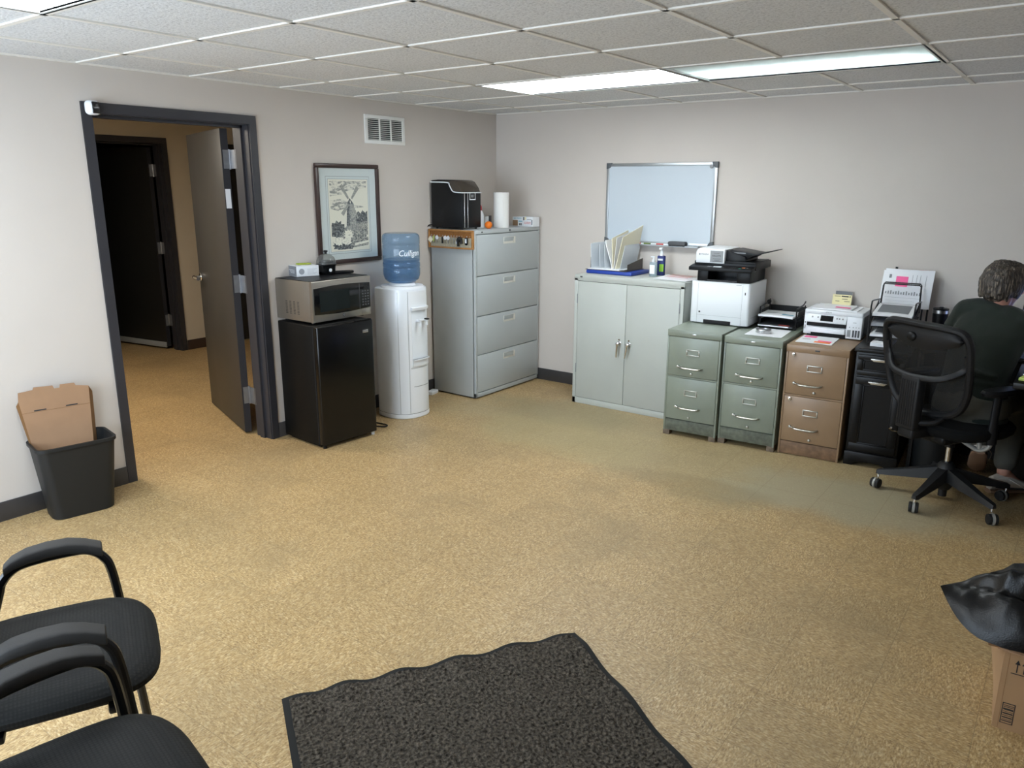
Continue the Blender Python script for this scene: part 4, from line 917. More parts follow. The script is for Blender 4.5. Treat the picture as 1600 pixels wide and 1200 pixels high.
tag(MB().box((0, 0, 0), (.232, .30, .0012)).build('paper_sheet', 'paper', None, loc=(2.497, -.628, .7235), rotz=math.radians(5)), 'white sheet of paper under the metal ring on the second green cabinet', 'paper')
q = MB(); q.lathe([(.044, 0), (.048, 0), (.0485, .002), (.0485, .022), (.047, .024), (.044, .024), (.0435, .022), (.0435, .002), (.044, 0)], n=40)
tag(q.build('metal_ring', 'steel', None, loc=(2.578, -.50, .7253)), 'short metal ring resting on the white sheet in front of the letter tray', 'ring')
t = thing('letter_tray', 'two-tier black mesh letter tray between the laser printer and the small printer', 'letter tray', (2.478, -.325, .7235), math.radians(3))
w, d = .245, .28
for lv, z in enumerate((.012, .075)):
    q = MB(); q.box((0, 0, z), (w, d, z+.003)); q.build('shelf', 'blackm', t)
    q = MB(); q.box((0, d-.003, z), (w, d, z+.05)); q.box((0, .06, z), (.003, d, z+.04)); q.box((w-.003, .06, z), (w, d, z+.04)); q.build('rim', 'blackm', t)
for x in (.004, w-.004):
    for y in (.02, d-.03): q = MB(); q.tube([(x, y, 0), (x, y, .14)], .0045, 8); q.build('post', 'wire', t)
    q = MB(); q.tube(sm([(x, .02, .14), (x, .12, .146), (x, d-.08, .15), (x, d-.03, .165)], 4), .0045, 8); q.build('top_rail', 'wire', t)
q = MB(); q.sph((.004, d-.06, .15), (.014, .034, .016), 14, 8); q.build('clip', 'blackm', t)
def sheaf(name, loc, rz, w, d, th, mats, label, marks=(), wave=.006, lift=0):
    q = MB(); q.grid(lambda u, v: (w*u, d*v, th+wave*math.sin(2.6*u+1)*(1-v)*u+lift*v), 8, 8, th)
    for i, (x0, x1, y0, y1) in enumerate(marks):
        q.mi = i+1; z = lambda x, y: th+wave*math.sin(2.6*x/w+1)*(1-y/d)*x/w+lift*y/d+.0012
        q.grid(lambda u, v: (x0+(x1-x0)*u, y0+(y1-y0)*v, z(x0+(x1-x0)*u, y0+(y1-y0)*v)), 3, 3)
    return tag(q.build(name, mats, None, loc=loc, rotz=rz), label, 'papers')
sheaf('paper_sheaf', (2.482, -.345, .805), math.radians(3), .225, .24, .012, ['paper', 'blue_n', 'greyink'], 'stack of papers with a blue strip in the upper tier of the black letter tray', [(.14, .215, .05, .085), (.03, .15, .11, .12)])
sheaf('paper_sheaf', (2.482, -.34, .7415), math.radians(3), .225, .24, .008, ['dgrey', 'redink'], 'dark covered papers in the lower tier of the black letter tray', [(.13, .2, .01, .05)])
q = MB(); q.box((.0, -.001, -.001), (.2, .0, .006)); tag(q.build('paper_sheet', 'paper', None, loc=(2.484, -.3415, .7425), rotz=math.radians(3)), 'white paper edge under the dark papers in the lower letter tray tier', 'paper')

# ---------------------------------------------------------------- small ink tank printer
t = thing('inkjet_printer', 'small white ink tank printer standing on the tan filing cabinet', 'printer', (2.776, -.325, .708), math.radians(2))
w, d, h = .358, .295, .172
q = MB(); q.rbox((0, .006, .012), (w, d, h-.02), .012, 4, 'z', .002); q.build('body', 'white', t)
q = MB(); q.box((w-.0015, .03, .02), (w+.0012, d-.01, h-.03)); q.build('side_panel', 'side_grey', t)  # right side covered by a darker grey panel
q = MB(); q.rbox((.002, .0, h-.026), (w-.002, d-.002, h), .012, 4, 'z', .004); sl = q.build('scanner_lid', 'white', t)
q = MB(); text_into(q, 'EPSON', .012, fr(.15, -.0003, h-.012)); q.build('logo', 'grey', sl)
q = MB(); q.box((.022, .0, .066), (.262, .012, .094)); q.build('output_slot', 'gap', t)
q = MB(); q.prism([(.004, h-.028), (-.018, .098), (-.014, .092), (.012, .092), (.012, h-.028)], .024, .262, 'x', bev=.002); cp = q.build('control_panel', 'white', t)
def onp(x0, x1, v0, v1, m, name):
    f = lambda v: (.004-.022*v-.0012, h-.028-(h-.126)*v)
    (ya, za), (yb, zb) = f(v0), f(v1); q = MB(); q.quad([(x0, ya, za), (x1, ya, za), (x1, yb, zb), (x0, yb, zb)]); q.build(name, m, cp)
onp(.105, .182, .12, .85, 'blackg', 'display')
for x in (.05, .085, .2, .215, .235): onp(x, x+.009, .3, .5, 'grey', 'button')
q = MB(); q.box((.03, -.012, .03), (.258, .012, .062), .003); q.box((.03, -.014, .028), (.258, -.01, .05), .002); q.build('output_tray', 'white', t)
q = MB(); q.box((.05, .004, .0), (.262, .02, .026)); q.box((.02, .03, 0), (w-.02, d-.02, .014)); q.build('underside', 'gap', t)
q = MB(); q.rbox((.264, -.006, .006), (w-.002, .02, h-.028), .004, 3, 'z', .002); it = q.build('ink_tank_panel', 'white', t)
for k, (x, ww) in enumerate(((.272, .021), (.303, .011), (.319, .011), (.335, .011))): q = MB(); q.box((x, -.0072, .018), (x+ww, -.005, .062)); q.build('ink_window', 'dgrey' if k else 'grey', it)
q = MB()
q.box((.302, -.0068, .108), (.322, -.0058, .111)); q.build('logo', 'grey', it)
for x in (.28, .302, .319, .335): q = MB(); q.cyl((x+.004, -.0063, .08), .003, .001, 'y', 10); q.build('drop_mark', 'grey', it)
q = MB(); q.cyl((.011, .005, .085), .0035, .004, 'y', 12); q.box((.009, .004, .045), (.0125, .0065, .068)); q.build('ports', 'gap', t)
EZ = .708+.172+.001
sheaf('paper_sheaf', (2.815, -.30, EZ), .05, .23, .24, .008, ['paper', 'pink'], 'white papers with a pink note lying on the ink tank printer', [(.125, .215, .07, .12)], .004)
sheaf('paper_sheaf', (2.985, -.285, EZ), .02, .1, .23, .005, ['paper', 'paperg'], 'narrow grey edged papers at the right end of the ink tank printer top', [(.06, .075, .0, .2)], .003)
t = thing('card', 'pale yellow printed card standing upright behind the ink tank printer', 'card', (2.876, -.068, EZ), 0)
q = MB(); q.box((0, 0, 0), (.12, .0012, .075), M_=T(rx=-.15)); q.mi = 1
for a, c, z in ((.012, .05, .062), (.055, .1, .06), (.06, .095, .045), (.02, .045, .03), (.075, .11, .03)): q.box((a, -.0006, z), (c, .0, z+(.008 if z == .06 else .003)), M_=T(rx=-.15))
q.cyl((.108, -.0004, .064), .004, .001, 'y', 10, M_=T(rx=-.15)); q.build('card_face', ['yellow_card', 'ink'], t)
tag(MB().box((0, 0, 0), (.105, .002, .095), M_=T(rx=-.12)).build('card', 'greyink', None, loc=(2.888, -.05, EZ), rotz=0), 'grey card leaning behind the pale yellow card on the wall', 'card')
sheaf('paper_sheaf', (2.812, -.595, .7085), math.radians(4), .215, .25, .004, ['paper', 'pink', 'orange_n', 'paperg', 'pink'], 'papers with pink and orange notes at the front of the tan filing cabinet', [(.015, .09, .17, .23), (.105, .2, .01, .06), (.02, .07, .10, .115), (.12, .2, .06, .095)], .003)

# ---------------------------------------------------------------- black wooden pedestal cabinet
t = thing('pedestal_cabinet', 'black wooden pedestal cabinet with a drawer above a tall panelled door', 'cabinet', (3.182, -.65, 0), math.radians(4))
w, d, h = .292, .58, .728
q = MB(); q.box((.004, .014, .03), (w-.004, d, h-.022), .002); q.build('body', 'woodblack', t)
q = MB(); q.box((-.006, -.012, h-.024), (w+.006, d, h), .006, 3); q.build('top', 'woodblack', t)
q = MB(); q.prism([(0, 0), (0, .085), (w, .085), (w, 0), (w-.05, 0), (w-.06, .014), (w-.09, .026), (w/2, .03), (.09, .026), (.06, .014), (.05, 0)], .002, .02, 'y', bev=.002); q.box((0, .02, 0), (.018, d, .06)); q.box((w-.018, .02, 0), (w, d, .06)); q.build('plinth', 'woodblack', t)
def panel_front(x0, z0, x1, z1, fw):
    q = MB()
    q.box((x0+fw-.004, .004, z0+fw-.004), (x1-fw+.004, .014, z1-fw+.004))
    bars(q, x0, z0, x1, z1, fw, fw, -.004, .014, .003)
    bars(q, x0+fw-.002, z0+fw-.002, x1-fw+.002, z1-fw+.002, .01, .01, 0, .012, .003)
    return q
q = panel_front(.018, .565, w-.018, .69, .03); dr = q.build('drawer', 'woodblack', t)
q2 = panel_front(.018, .098, w-.018, .555, .045); dd = q2.build('door', 'woodblack', t)
for par, z in ((dr, .668), (dd, .53)):
    q = MB(); q.prism([(.085, z+.004), (.195, z+.004), (.175, z-.012), (.105, z-.012)], -.02, -.003, 'y', bev=.003); q.build('pull', 'nickel', par)

# black wire document organiser with its papers
BZ = .7285
t = thing('document_organizer', 'black wire desk organiser with stacked trays standing on the black pedestal cabinet', 'organizer', (3.206, -.50, BZ), math.radians(3))
w, d = .235, .40
for x in (0, w):
    q = MB(); q.tube(sm([(x, 0, .004), (x+.001, .0, .2), (x+.002, .005, .245), (x+.002, .03, .258), (x, .2, .245), (x, .32, .235)], 5), .0045, 8); q.build('side_frame', 'wire', t)
    q = MB(); q.tube([(x, 0, .004), (x, d, .004), (x, d, .30)], .0045, 8); q.build('side_frame', 'wire', t)
    q = MB(); q.prism([(.01, .03), (.22, .10), (.22, .15), (.01, .06)], x-.001, x+.001, 'x'); q.prism([(.06, .12), (.3, .2), (.3, .24), (.06, .16)], x-.001, x+.001, 'x'); q.build('mesh_side', 'blackm', t)
q = MB(); q.tube([(w+.03, d-.02, .0), (w+.035, d-.02, .315)], .006, 8); q.build('back_post', 'wire', t)
for z in (.04, .105, .165):
    q = MB(); q.grid(lambda u, v: (.004+(w-.008)*u, .03+.30*v, z+.035*v), 2, 2, .002); q.tube([(.0, .03, z), (w, .03, z)], .0035, 8); q.build('shelf', 'blackm', t)
for dy in (0, .022):
    q = MB(); q.tube([(.008, .30+dy, .20), (.012, .31+dy, .325+dy*.3), (.02, .31+dy, .335+dy*.3), (w-.02, .31+dy, .335+dy*.3), (w-.012, .31+dy, .325+dy*.3), (w-.008, .30+dy, .20)], .0038, 8); q.build('upright_wire', 'wire', t)
q = MB(); q.grid(lambda u, v: (.0+w*u, .29, .17+.045*v), 2, 1, .003); q.build('back_ledge', 'blackm', t)
for k, (z, lb, ms) in enumerate(((.17, 'papers in the top sloping tray of the wire organiser', ['paper', 'greyink', 'greyink']), (.11, 'papers in the second tray of the wire organiser', ['paperg', 'greyink']), (.046, 'papers in the lowest tray of the wire organiser', ['paper', 'greyink']))):
    sheaf('paper_sheaf', (3.214, -.486, BZ+z), math.radians(3), .215, .26, .014, ms, lb, [(.02, .19, .04, .23)], .008, .032)
q = MB(); cf = lambda u, v: (-.005+.29*u, -.012*u+.05*v*v-.022*math.sin(PI*u)*v-.012*(1-v)**2, .22*v)
q.grid(cf, 10, 10, .004); pg = lambda x0, x1, z0, z1: q.grid(lambda u, v: tuple(V(cf(x0+(x1-x0)*u, z0+(z1-z0)*v))+V((0, -.0028, 0))), 4, 4)
q.mi = 1; pg(.28, .52, .58, .86); q.mi = 2
for x in (.6, .68, .75, .86): pg(x, x+.006, .62, .92)
pg(.13, .18, .8, .9); q.mi = 3
for k in range(14): x = .1+k*.052; pg(x, x+.024, .36-.004*(k % 3), .42+.02*((k*7) % 3))
pg(.1, .85, .27, .275); pg(.12, .7, .18, .183)
tag(q.build('paper_sheaf', ['paper', 'pink', 'greyink', 'grey'], None, loc=(3.178, -.115, .915)), 'tall printed papers with a pink note standing at the back of the wire organiser', 'papers')
q = MB(); q.grid(lambda u, v: (.28*u, .05*v*v-.02*math.sin(PI*u)*v-.012*(1-v)**2, .235*v), 6, 6, .002); q.mi = 1; q.box((.19, .043, .232), (.25, .045, .2352))
tag(q.build('paper_sheaf', ['paper', 'redink'], None, loc=(3.18, -.098, .91)), 'sheet with a red edge behind the tall printed papers', 'papers')
q = MB(); q.box((.055, -.004, .0), (.07, .004, .012), .001); tag(q.build('binder_clip', 'black', None, loc=(3.18, -.06, 1.146)), 'small black clip on the top edge of the tall papers', 'clip')
sheaf('paper_sheaf', (3.238, -.565, BZ+.001), math.radians(2), .11, .26, .02, ['paper', 'greyink'], 'thick stack of white papers at the front of the black pedestal cabinet', [(.03, .08, .08, .12)], .002)

# ---------------------------------------------------------------- corner desk, screen and what is on it
DZ = .745
t = thing('desk', 'black L-shaped corner desk at the right end of the back wall', 'desk', (3.505, 0, 0))
q = MB(); q.prism([(0, -.52), (.50, -.52), (.50, -1.165), (1.25, -1.165), (1.25, -.014), (0, -.014)], DZ-.03, DZ, 'z', bev=.003); q.build('desk_top', 'woodblack', t)
q = MB(); q.box((0.0, -.06, .06), (1.25, -.042, DZ-.03)); q.build('back_panel', 'blackm', t)
q = MB(); q.box((0, -.5, 0), (.02, -.05, DZ-.03)); q.build('end_panel', 'woodblack', t)
q = MB(); q.box((.68, -1.15, 0), (1.24, -1.13, DZ-.03)); q.build('end_panel', 'woodblack', t)
q = MB(); q.box((1.23, -1.13, 0), (1.25, -.06, DZ-.03)); q.build('end_panel', 'woodblack', t)
q = MB(); q.box((.52, -.42, .0), (.95, -.07, DZ-.04), .003); pd = q.build('drawer_unit', 'blackm', t)
for x in (.62, .80):
    q = MB(); q.tube(sm([(x, -.42, .42), (x, -.44, .42), (x+.05, -.44, .42), (x+.05, -.42, .42)], 4), .005, 8); q.build('pull', 'chrome', pd)
t = thing('waste_basket', 'black round waste basket under the desk beside the pedestal cabinet', 'waste bin', (3.62, -.42, 0))
q = MB(); q.lathe([(0, 0), (.10, 0), (.104, .01), (.128, .30), (.133, .302), (.133, .31), (.125, .308), (.1, .014), (0, .012)], n=32); q.build('bin', 'bin', t)
t = thing('tumbler', 'black tumbler with a steel rim standing on the desk end', 'tumbler', (3.545, -.25, DZ+.001))
q = MB(); q.lathe([(0, 0), (.032, 0), (.035, .005), (.043, .175), (0, .176)], n=32); q.build('body', 'black', t)
q = MB(); q.lathe([(.0425, .17), (.0445, .172), (.0445, .19), (.041, .192), (0, .192)], n=32); q.build('rim', 'steel', t)
q = MB(); q.lathe([(.0, .19), (.043, .191), (.0435, .198), (.04, .201), (.0, .202)], n=32); q.box((-.01, -.02, .2), (.012, .016, .208), .003); q.build('lid', 'black', t)
t = thing('monitor', 'desk monitor with a lit blue screen at the right edge behind the person', 'monitor', (4.13, -.30, DZ+.001), math.radians(-36))
w, z0, z1 = .50, .06, .345
q = MB(); q.box((-w/2, 0, z0), (w/2, .025, z1), .004, M_=T(rx=-.12)); q.build('housing', 'black', t)
q = MB(); q.box((-w/2+.012, -.0008, z0+.014), (w/2-.012, .0, z1-.012), M_=T(rx=-.12)); q.build('screen', 'screen', t)
q = MB(); q.box((-.03, .03, 0), (.03, .06, .2), .004); q.box((-.11, -.04, 0), (.11, .11, .01), .003); q.build('stand', 'black', t)
tag(MB().box((0, 0, 0), (.1, .12, .012), .001).build('note_pad', 'note_g', None, loc=(4.02, -1.10, DZ+.001), rotz=-.2), 'pale green note pad on the near edge of the desk beside the person', 'note pad')
tag(MB().box((0, 0, 0), (.2, .14, .003)).build('paper_sheet', 'paper', None, loc=(4.03, -.96, DZ+.001), rotz=-.1), 'white paper on the desk behind the pale green note pad', 'paper')
t = thing('keyboard', 'black keyboard on the corner desk in front of the person', 'keyboard', (4.09, -.62, DZ+.001), math.radians(-36))
q = MB(); q.box((-.2, -.065, 0), (.2, .065, .016), .004); q.build('case', 'black', t)
q = MB()
for r in range(5):
    for c_ in range(14): q.box((-.19+c_*.0272, -.056+r*.0228, .016), (-.166+c_*.0272, -.036+r*.0228, .021), .001, 1)
o = q.build('key_field', 'blackm', t); o['kind'] = 'stuff'

# ---------------------------------------------------------------- office chair
t = thing('office_chair', 'black mesh-back swivel office chair with the person sitting in it', 'office chair', (3.757, -.905, 0), math.radians(-32))
R0 = math.radians(32)
def wpol(a, r): return V((r*math.cos(a+R0), r*math.sin(a+R0), 0))     # a = world angle
for a in (184, 254, 320, 30, 106):
    a = math.radians(a); D = wpol(a, 1); S = V((-D.y, D.x, 0)); q = MB()
    rings = []
    for r, hw, za, zb in ((.02, .034, .12, .19), (.12, .03, .105, .16), (.24, .022, .09, .125), (.325, .018, .080, .105), (.335, .012, .082, .1)):
        rings.append([D*r+S*hw+V((0, 0, za)), D*r+S*hw*.7+V((0, 0, zb)), D*r-S*hw*.7+V((0, 0, zb)), D*r-S*hw+V((0, 0, za))])
    q.loft(rings); q.build('base_leg', 'star', t)
    c = D*.322; sw = V((math.cos(a*3), math.sin(a*3), 0))
    ax = sw; off = V((-sw.y, sw.x, 0))*.018
    q = MB(); q.cyl((c.x, c.y, .078), .006, .035, n=8); q.build('caster_stem', 'chrome', t)
    q = MB(); Mw = Mx.Translation(c+off+V((0, 0, .028))) @ ax.to_track_quat('Z', 'Y').to_matrix().to_4x4()
    q.cyl((0, 0, .015), .0275, .016, n=24, bev=.004, M_=Mw); q.cyl((0, 0, -.015), .0275, .016, n=24, bev=.004, M_=Mw); ca = q.build('caster', 'blackm', t)
    q = MB(); q.cyl((0, 0, 0), .025, .014, n=20, M_=Mw); q.lathe([(.029, -.005), (.031, -.005), (.031, .005), (.029, .005), (.029, -.005)], n=20, M_=Mw); q.build('fork', 'castring', ca)
q = MB(); q.lathe([(0, .06), (.03, .06), (.045, .085), (.05, .17), (.042, .2), (.028, .215), (0, .215)], n=24); q.cyl((0, 0, .045), .022, .05, n=16); q.build('hub', 'star', t)
q = MB(); q.cyl((0, 0, .26), .014, .18, n=16); q.build('gas_cylinder', 'chrome', t); q = MB(); q.cyl((0, 0, .325), .026, .05, n=16); q.build('cylinder_cap', 'black', t)
q = MB(); q.box((-.09, -.16, .345), (.09, .12, .40), .02, 3); q.build('mechanism', 'black', t)
def seat_rings(zs): return [[p for p in ell((0, .01, z), rx, ry, 0, 36, 3.2)] for z, rx, ry in zs]
q = MB(); q.loft(seat_rings(((.395, .19, .18), (.40, .225, .215), (.42, .245, .235), (.448, .25, .24), (.465, .235, .225), (.47, .2, .19)))); q.build('seat', 'seatfab', t)
BO = (-.013, .052, .015)
yb = lambda x, z: -.262-.10*(z-.5)/.45+.55*x*x
out = [(0, .965), (.12, .964), (.212, .952), (.243, .905), (.247, .83), (.24, .72), (.225, .62), (.185, .545), (.11, .508), (0, .497)]
loop = out+[(-x, z) for x, z in out[-2:0:-1]]
q = MB(); q.tube(sm([(x, yb(x, z), z) for x, z in loop], 4, True), .019, 10, True, flat=1.2); q.build('back_frame', 'chairblack', t).location = BO
def hw(z):
    for (x0, z0), (x1, z1) in zip(out, out[1:]):
        if z1 <= z <= z0: return x0+(x1-x0)*(z0-z)/max(1e-6, z0-z1)
    return .1
q = MB(); q.grid(lambda u, v: ((2*u-1)*hw(.50+.463*v), yb((2*u-1)*hw(.50+.463*v), .50+.463*v), .50+.463*v), 14, 16); q.build('back_mesh', 'chairmesh', t).location = BO
q = MB(); q.grid(lambda u, v: ((2*u-1)*.228, yb((2*u-1)*.228, .9)-.006-.012*math.sin(PI*v), (.964-.05*(2*u-1)**4)-v*.125*(1-(2*u-1)**2)**.6), 18, 6, .014); q.build('top_band', 'chairblack', t).location = BO
q = MB(); q.sph((-.045, yb(0, .9)-.02, .898), (.03, .012, .024)); q.build('adjuster_knob', 'black', t).location = BO
q = MB(); q.tube(sm([(-.238, yb(.238, .84)-.005, .84), (-.225, -.30, .77), (-.15, -.352, .715), (-.05, -.375, .70), (.05, -.375, .70), (.15, -.352, .715), (.225, -.30, .77), (.238, yb(.238, .84)-.005, .84)], 6), .0165, 10, flat=.8); q.build('lumbar_arm', 'chairblack', t).location = BO
q = MB(); q.box((-.058, -.392, .42), (.058, -.335, .705), .012, 3, M_=T(0, 0, 0))
for k in range(7): q.box((-.046+k*.0135, -.394, .44), (-.041+k*.0135, -.39, .68), .001, 1)
q.build('spine', 'chairblack', t).location = BO
q = MB(); q.tube(sm([(-.045, -.35, .46), (-.1, -.3, .47), (-.12, -.24, .515)], 4), .014, 8); q.tube(sm([(.045, -.35, .46), (.1, -.3, .47), (.12, -.24, .515)], 4), .014, 8); q.box((-.05, -.38, .37), (.05, -.1, .43), .015, 3); q.build('back_support', 'chairblack', t).location = BO
q = MB(); q.tube(sm([(-.06, -.37, .43), (-.11, -.32, .40), (-.13, -.2, .365), (-.08, -.05, .345)], 5), .0055, 8); q.build('chrome_bar', 'chrome', t)
for s in (1, -1):
    q = MB(); q.tube(sm([(.05*s, -.02, .375), (.13*s, -.03, .355), (.19*s, -.03, .345), (.23*s, -.02, .37), (.235*s, -.01, .42)], 5), .011, 10, flat=1.3); q.tube(sm([(.14*s, -.03, .40), (.18*s, -.03, .39), (.19*s, -.03, .35)], 4), .011, 8); q.build('arm_bracket', 'castring', t)
    q = MB(); q.tube(sm([(.235*s, -.01, .39), (.236*s, -.02, .5), (.238*s, -.02, .645)], 5), [.02]*5+[.017]*6, 12, flat=1.4); q.build('arm_post', 'chairblack', t)
    q = MB(); q.loft([ell((.238*s, .0, z), rx, ry, 0, 28, 2.6) for z, rx, ry in ((.644, .03, .10), (.65, .042, .125), (.665, .045, .13), (.677, .038, .12), (.68, .02, .1))]); q.build('arm_pad', 'chairblack', t)

# ---------------------------------------------------------------- the person at the desk, seen from behind
pt = thing('person', 'person in a dark green sweater seated at the corner desk with their back turned', 'person', (3.80, -.81, 0))
o0 = V((3.80, -.85, 0)); W = lambda x, y, z: V((x, y, z))-o0
az = math.radians(20); r_ = V((math.cos(az), -math.sin(az), 0)); u_ = V((math.sin(az), math.cos(az), 0))
spine = [(3.82, -.90, .47), (3.815, -.905, .56), (3.82, -.885, .68), (3.835, -.85, .80), (3.85, -.80, .91), (3.855, -.765, .985), (3.856, -.745, 1.03)]
def torso(q, grow, lo=0, hi=7, dims=((.175, .115), (.165, .11), (.145, .10), (.155, .105), (.17, .10), (.14, .075), (.075, .06))):
    P = sm(spine[lo:hi], 4); D = dims[lo:hi]; R = []
    for i, p in enumerate(P):
        t_ = i/4; a = int(min(t_, len(D)-2)); rx = D[a][0]*(1-t_+a)+D[a+1][0]*(t_-a)+grow; ry = D[a][1]*(1-t_+a)+D[a+1][1]*(t_-a)+grow
        tx = .22*max(0, (p.z-.8))*-2.0
        R.append([V((c.x, c.y, c.z))-o0 for c in ell((p.x, p.y, p.z), rx, ry, -az, 28, 2.4, (tx*r_.x*.4, tx*r_.y*.4))])
    q.loft(R)
SL, SR = (3.715, -.70, 1.0), (4.005, -.79, .955)
EL, ER = (3.665, -.60, .80), (4.13, -.75, .80)
HL, HR = (3.92, -.375, .80), (4.20, -.55, .80)
KR, KL, AR, AL = (4.005, -.53, .50), (3.80, -.42, .475), (4.005, -.64, .12), (3.872, -.50, .20)
hipR, hipL = (3.90, -.93, .545), (3.745, -.87, .545)
Hc = V((3.872, -.69, 1.147)); ha = math.radians(34); hf = V((math.sin(ha), math.cos(ha), 0)); hr = V((math.cos(ha), -math.sin(ha), 0))
MH = Mx(((hr.x, hf.x, 0, Hc.x-o0.x), (hr.y, hf.y, 0, Hc.y-o0.y), (0, 0, 1, Hc.z), (0, 0, 0, 1))) @ Mx.Rotation(-.22, 4, 'X')     # head frame: x right, y forward
q = MB()
torso(q, -.018)
limb(q, [W(3.852, -.755, .98), W(3.858, -.735, 1.04), W(3.868, -.70, 1.10)], [.062, .052, .054], 16)
q.sph((0, -.005, .02), (.074, .092, .095), 24, 16, M_=MH); q.sph((0, .03, -.035), (.058, .062, .075), 20, 12, M_=MH); q.sph((0, .06, -.085), (.03, .03, .024), 14, 8, M_=MH)
q.tube([(0, .088, .022), (0, .106, -.012), (0, .112, -.024), (0, .094, -.032)], [.008, .011, .013, .008], 10, M_=MH)
for s in (1, -1):
    q.sph((s*.03, .086, .02), (.011, .008, .007), 12, 8, M_=MH); q.sph((s*.032, .083, .038), (.02, .009, .006), 12, 8, M_=MH); q.sph((s*.046, .066, -.018), (.02, .018, .016), 12, 8, M_=MH)
    q.sph((s*.077, -.008, -.012), (.01, .021, .033), 14, 10, M_=MH)
q.sph((0, .092, -.055), (.024, .01, .006), 14, 8, M_=MH); q.sph((0, .091, -.066), (.02, .01, .007), 14, 8, M_=MH)
def hand(q, wr, dr, s, down=V((0, 0, -1))):
    """palm with five bent fingers; dr = pointing direction, s = +1 right hand (thumb on the left)"""
    wr = V(wr)-o0; f = V(dr).normalized(); n = V((0, 0, 1)); sd = f.cross(n)*s      # sd points away from the thumb
    q.loft([[wr+f*a+sd*(w_*math.cos(2*PI*k/14))+n*(t_*math.sin(2*PI*k/14)) for k in range(14)] for a, w_, t_ in ((-.02, .026, .021), (.02, .032, .017), (.06, .041, .014), (.092, .04, .011))])
    for off, ln in ((-.03, .066), (-.01, .075), (.011, .07), (.03, .055)):
        b0 = wr+f*.085+sd*off
        q.tube(sm([b0, b0+f*ln*.45+n*.006, b0+f*ln*.78-n*.006, b0+f*ln-n*.022], 3), [.0095]*4+[.0085]*3+[.008]*2+[.0065], 10); q.sph(b0+f*ln-n*.022, .0065, 10, 6)
    b0 = wr+f*.03-sd*.026
    q.tube(sm([b0, b0+f*.03-sd*.022-n*.004, b0+f*.062-sd*.03-n*.012], 3), [.012]*3+[.0105]*2+[.0095]*2, 10); q.sph(b0+f*.062-sd*.03-n*.012, .0095, 10, 6)
limb(q, [W(*SL), W(*EL), W(*HL)], [.045, .04, .036, .03, .026], 14); limb(q, [W(*SR), W(*ER), W(*HR)], [.045, .04, .036, .03, .026], 14)
hand(q, HL, (.75, .62, 0), -1); hand(q, HR, (.3, .95, 0), 1)
for hp, kn, an, toe in ((hipR, KR, AR, (4.13, -.535, .035)), (hipL, KL, AL, (3.862, -.40, .055))):
    limb(q, [W(*hp), W(*kn), W(*an)], [.075, .066, .052, .045, .034], 16); limb(q, [W(*an), W(*(V(an)*.5+V(toe)*.5-V((0, 0, .015)))), W(*toe)], [.03, .02, .014], 12)
body = remeshed(q, 'body', 'skin', pt, .0065, 3)
q = MB(); torso(q, .012)
limb(q, [W(*spine[5])+V((0, 0, .01)), W(3.78, -.725, 1.02), W(*SL)], [.07, .06, .06], 14); limb(q, [W(*spine[5]), W(3.93, -.77, .99), W(*SR)], [.07, .062, .06], 14)
limb(q, [W(*SL), W(*EL), W(*(V(HL)*.85+V(EL)*.15))], [.064, .062, .056, .05, .042], 16); limb(q, [W(*SR), W(*ER), W(*(V(HR)*.85+V(ER)*.15))], [.064, .062, .056, .05, .042], 16)
q.tube([p-V((0, 0, .012)) for p in [V(c) for c in ell(W(3.856, -.742, 1.047), .062, .055, -az, 24)]], .011, 10, True)
for k, (z, ln) in enumerate(((.60, .9), (.66, .7), (.72, .5), (.57, .6))):
    q.tube([W(3.818, -.885, z)+r_*(.165*math.sin(a))-u_*(.118*math.cos(a))+V((0, 0, .02*math.sin(a*1.5+k))) for a in [ln*(-1+i/6)+.25*k for i in range(13)]], .012, 8)
sw = remeshed(q, 'sweater', 'sweater', pt, .009, 5); displace(sw, .004, 18)
q = MB()
limb(q, [W(3.82, -.905, .50), W(3.82, -.90, .56)], [.145, .14], 20)
q.loft([[V((c.x, c.y, c.z))-o0 for c in ell((3.822, -.905, z), rx, ry, -az, 24, 2.5)] for z, rx, ry in ((.493, .15, .10), (.50, .185, .135), (.54, .185, .135), (.60, .172, .122))])
for hp, kn, an in ((hipR, KR, AR), (hipL, KL, AL)): limb(q, [W(*hp), W(*kn), W(*(V(an)*.86+V(kn)*.14))], [.092, .085, .075, .063, .058], 18)
tr_ = remeshed(q, 'trousers', 'trouser', pt, .009, 4); displace(tr_, .006, 14, 3)
q = MB()
q.sph((0, -.03, .03), (.088, .10, .094), 28, 18, M_=MH); q.sph((0, -.05, -.02), (.078, .062, .085), 24, 14, M_=MH); q.sph((-.03, -.055, .0), (.06, .055, .085), 20, 12, M_=MH); q.sph((.025, -.02, .075), (.06, .075, .05), 20, 12, M_=MH); q.sph((.03, .045, .085), (.055, .045, .026), 18, 12, M_=MH); q.sph((-.03, .042, .085), (.05, .045, .026), 18, 12, M_=MH)
for i in range(46):
    a = -PI/2+(-1.9+3.8*i/45); rr = random.uniform(.7, 1)
    p0 = V((.084*math.cos(a), -.015+.10*math.sin(a), .055+.02*random.random())); p1 = V((.09*math.cos(a), -.018+.108*math.sin(a), -.005)); p2 = V((.082*math.cos(a), -.012+.098*math.sin(a), -.055-.035*rr*(1 if math.sin(a) < -.3 else .2)))
    q.tube(sm([p0, p1, p2], 4), [.008, .0105, .012, .013, .013, .012, .01, .007, .004], 8, M_=MH)
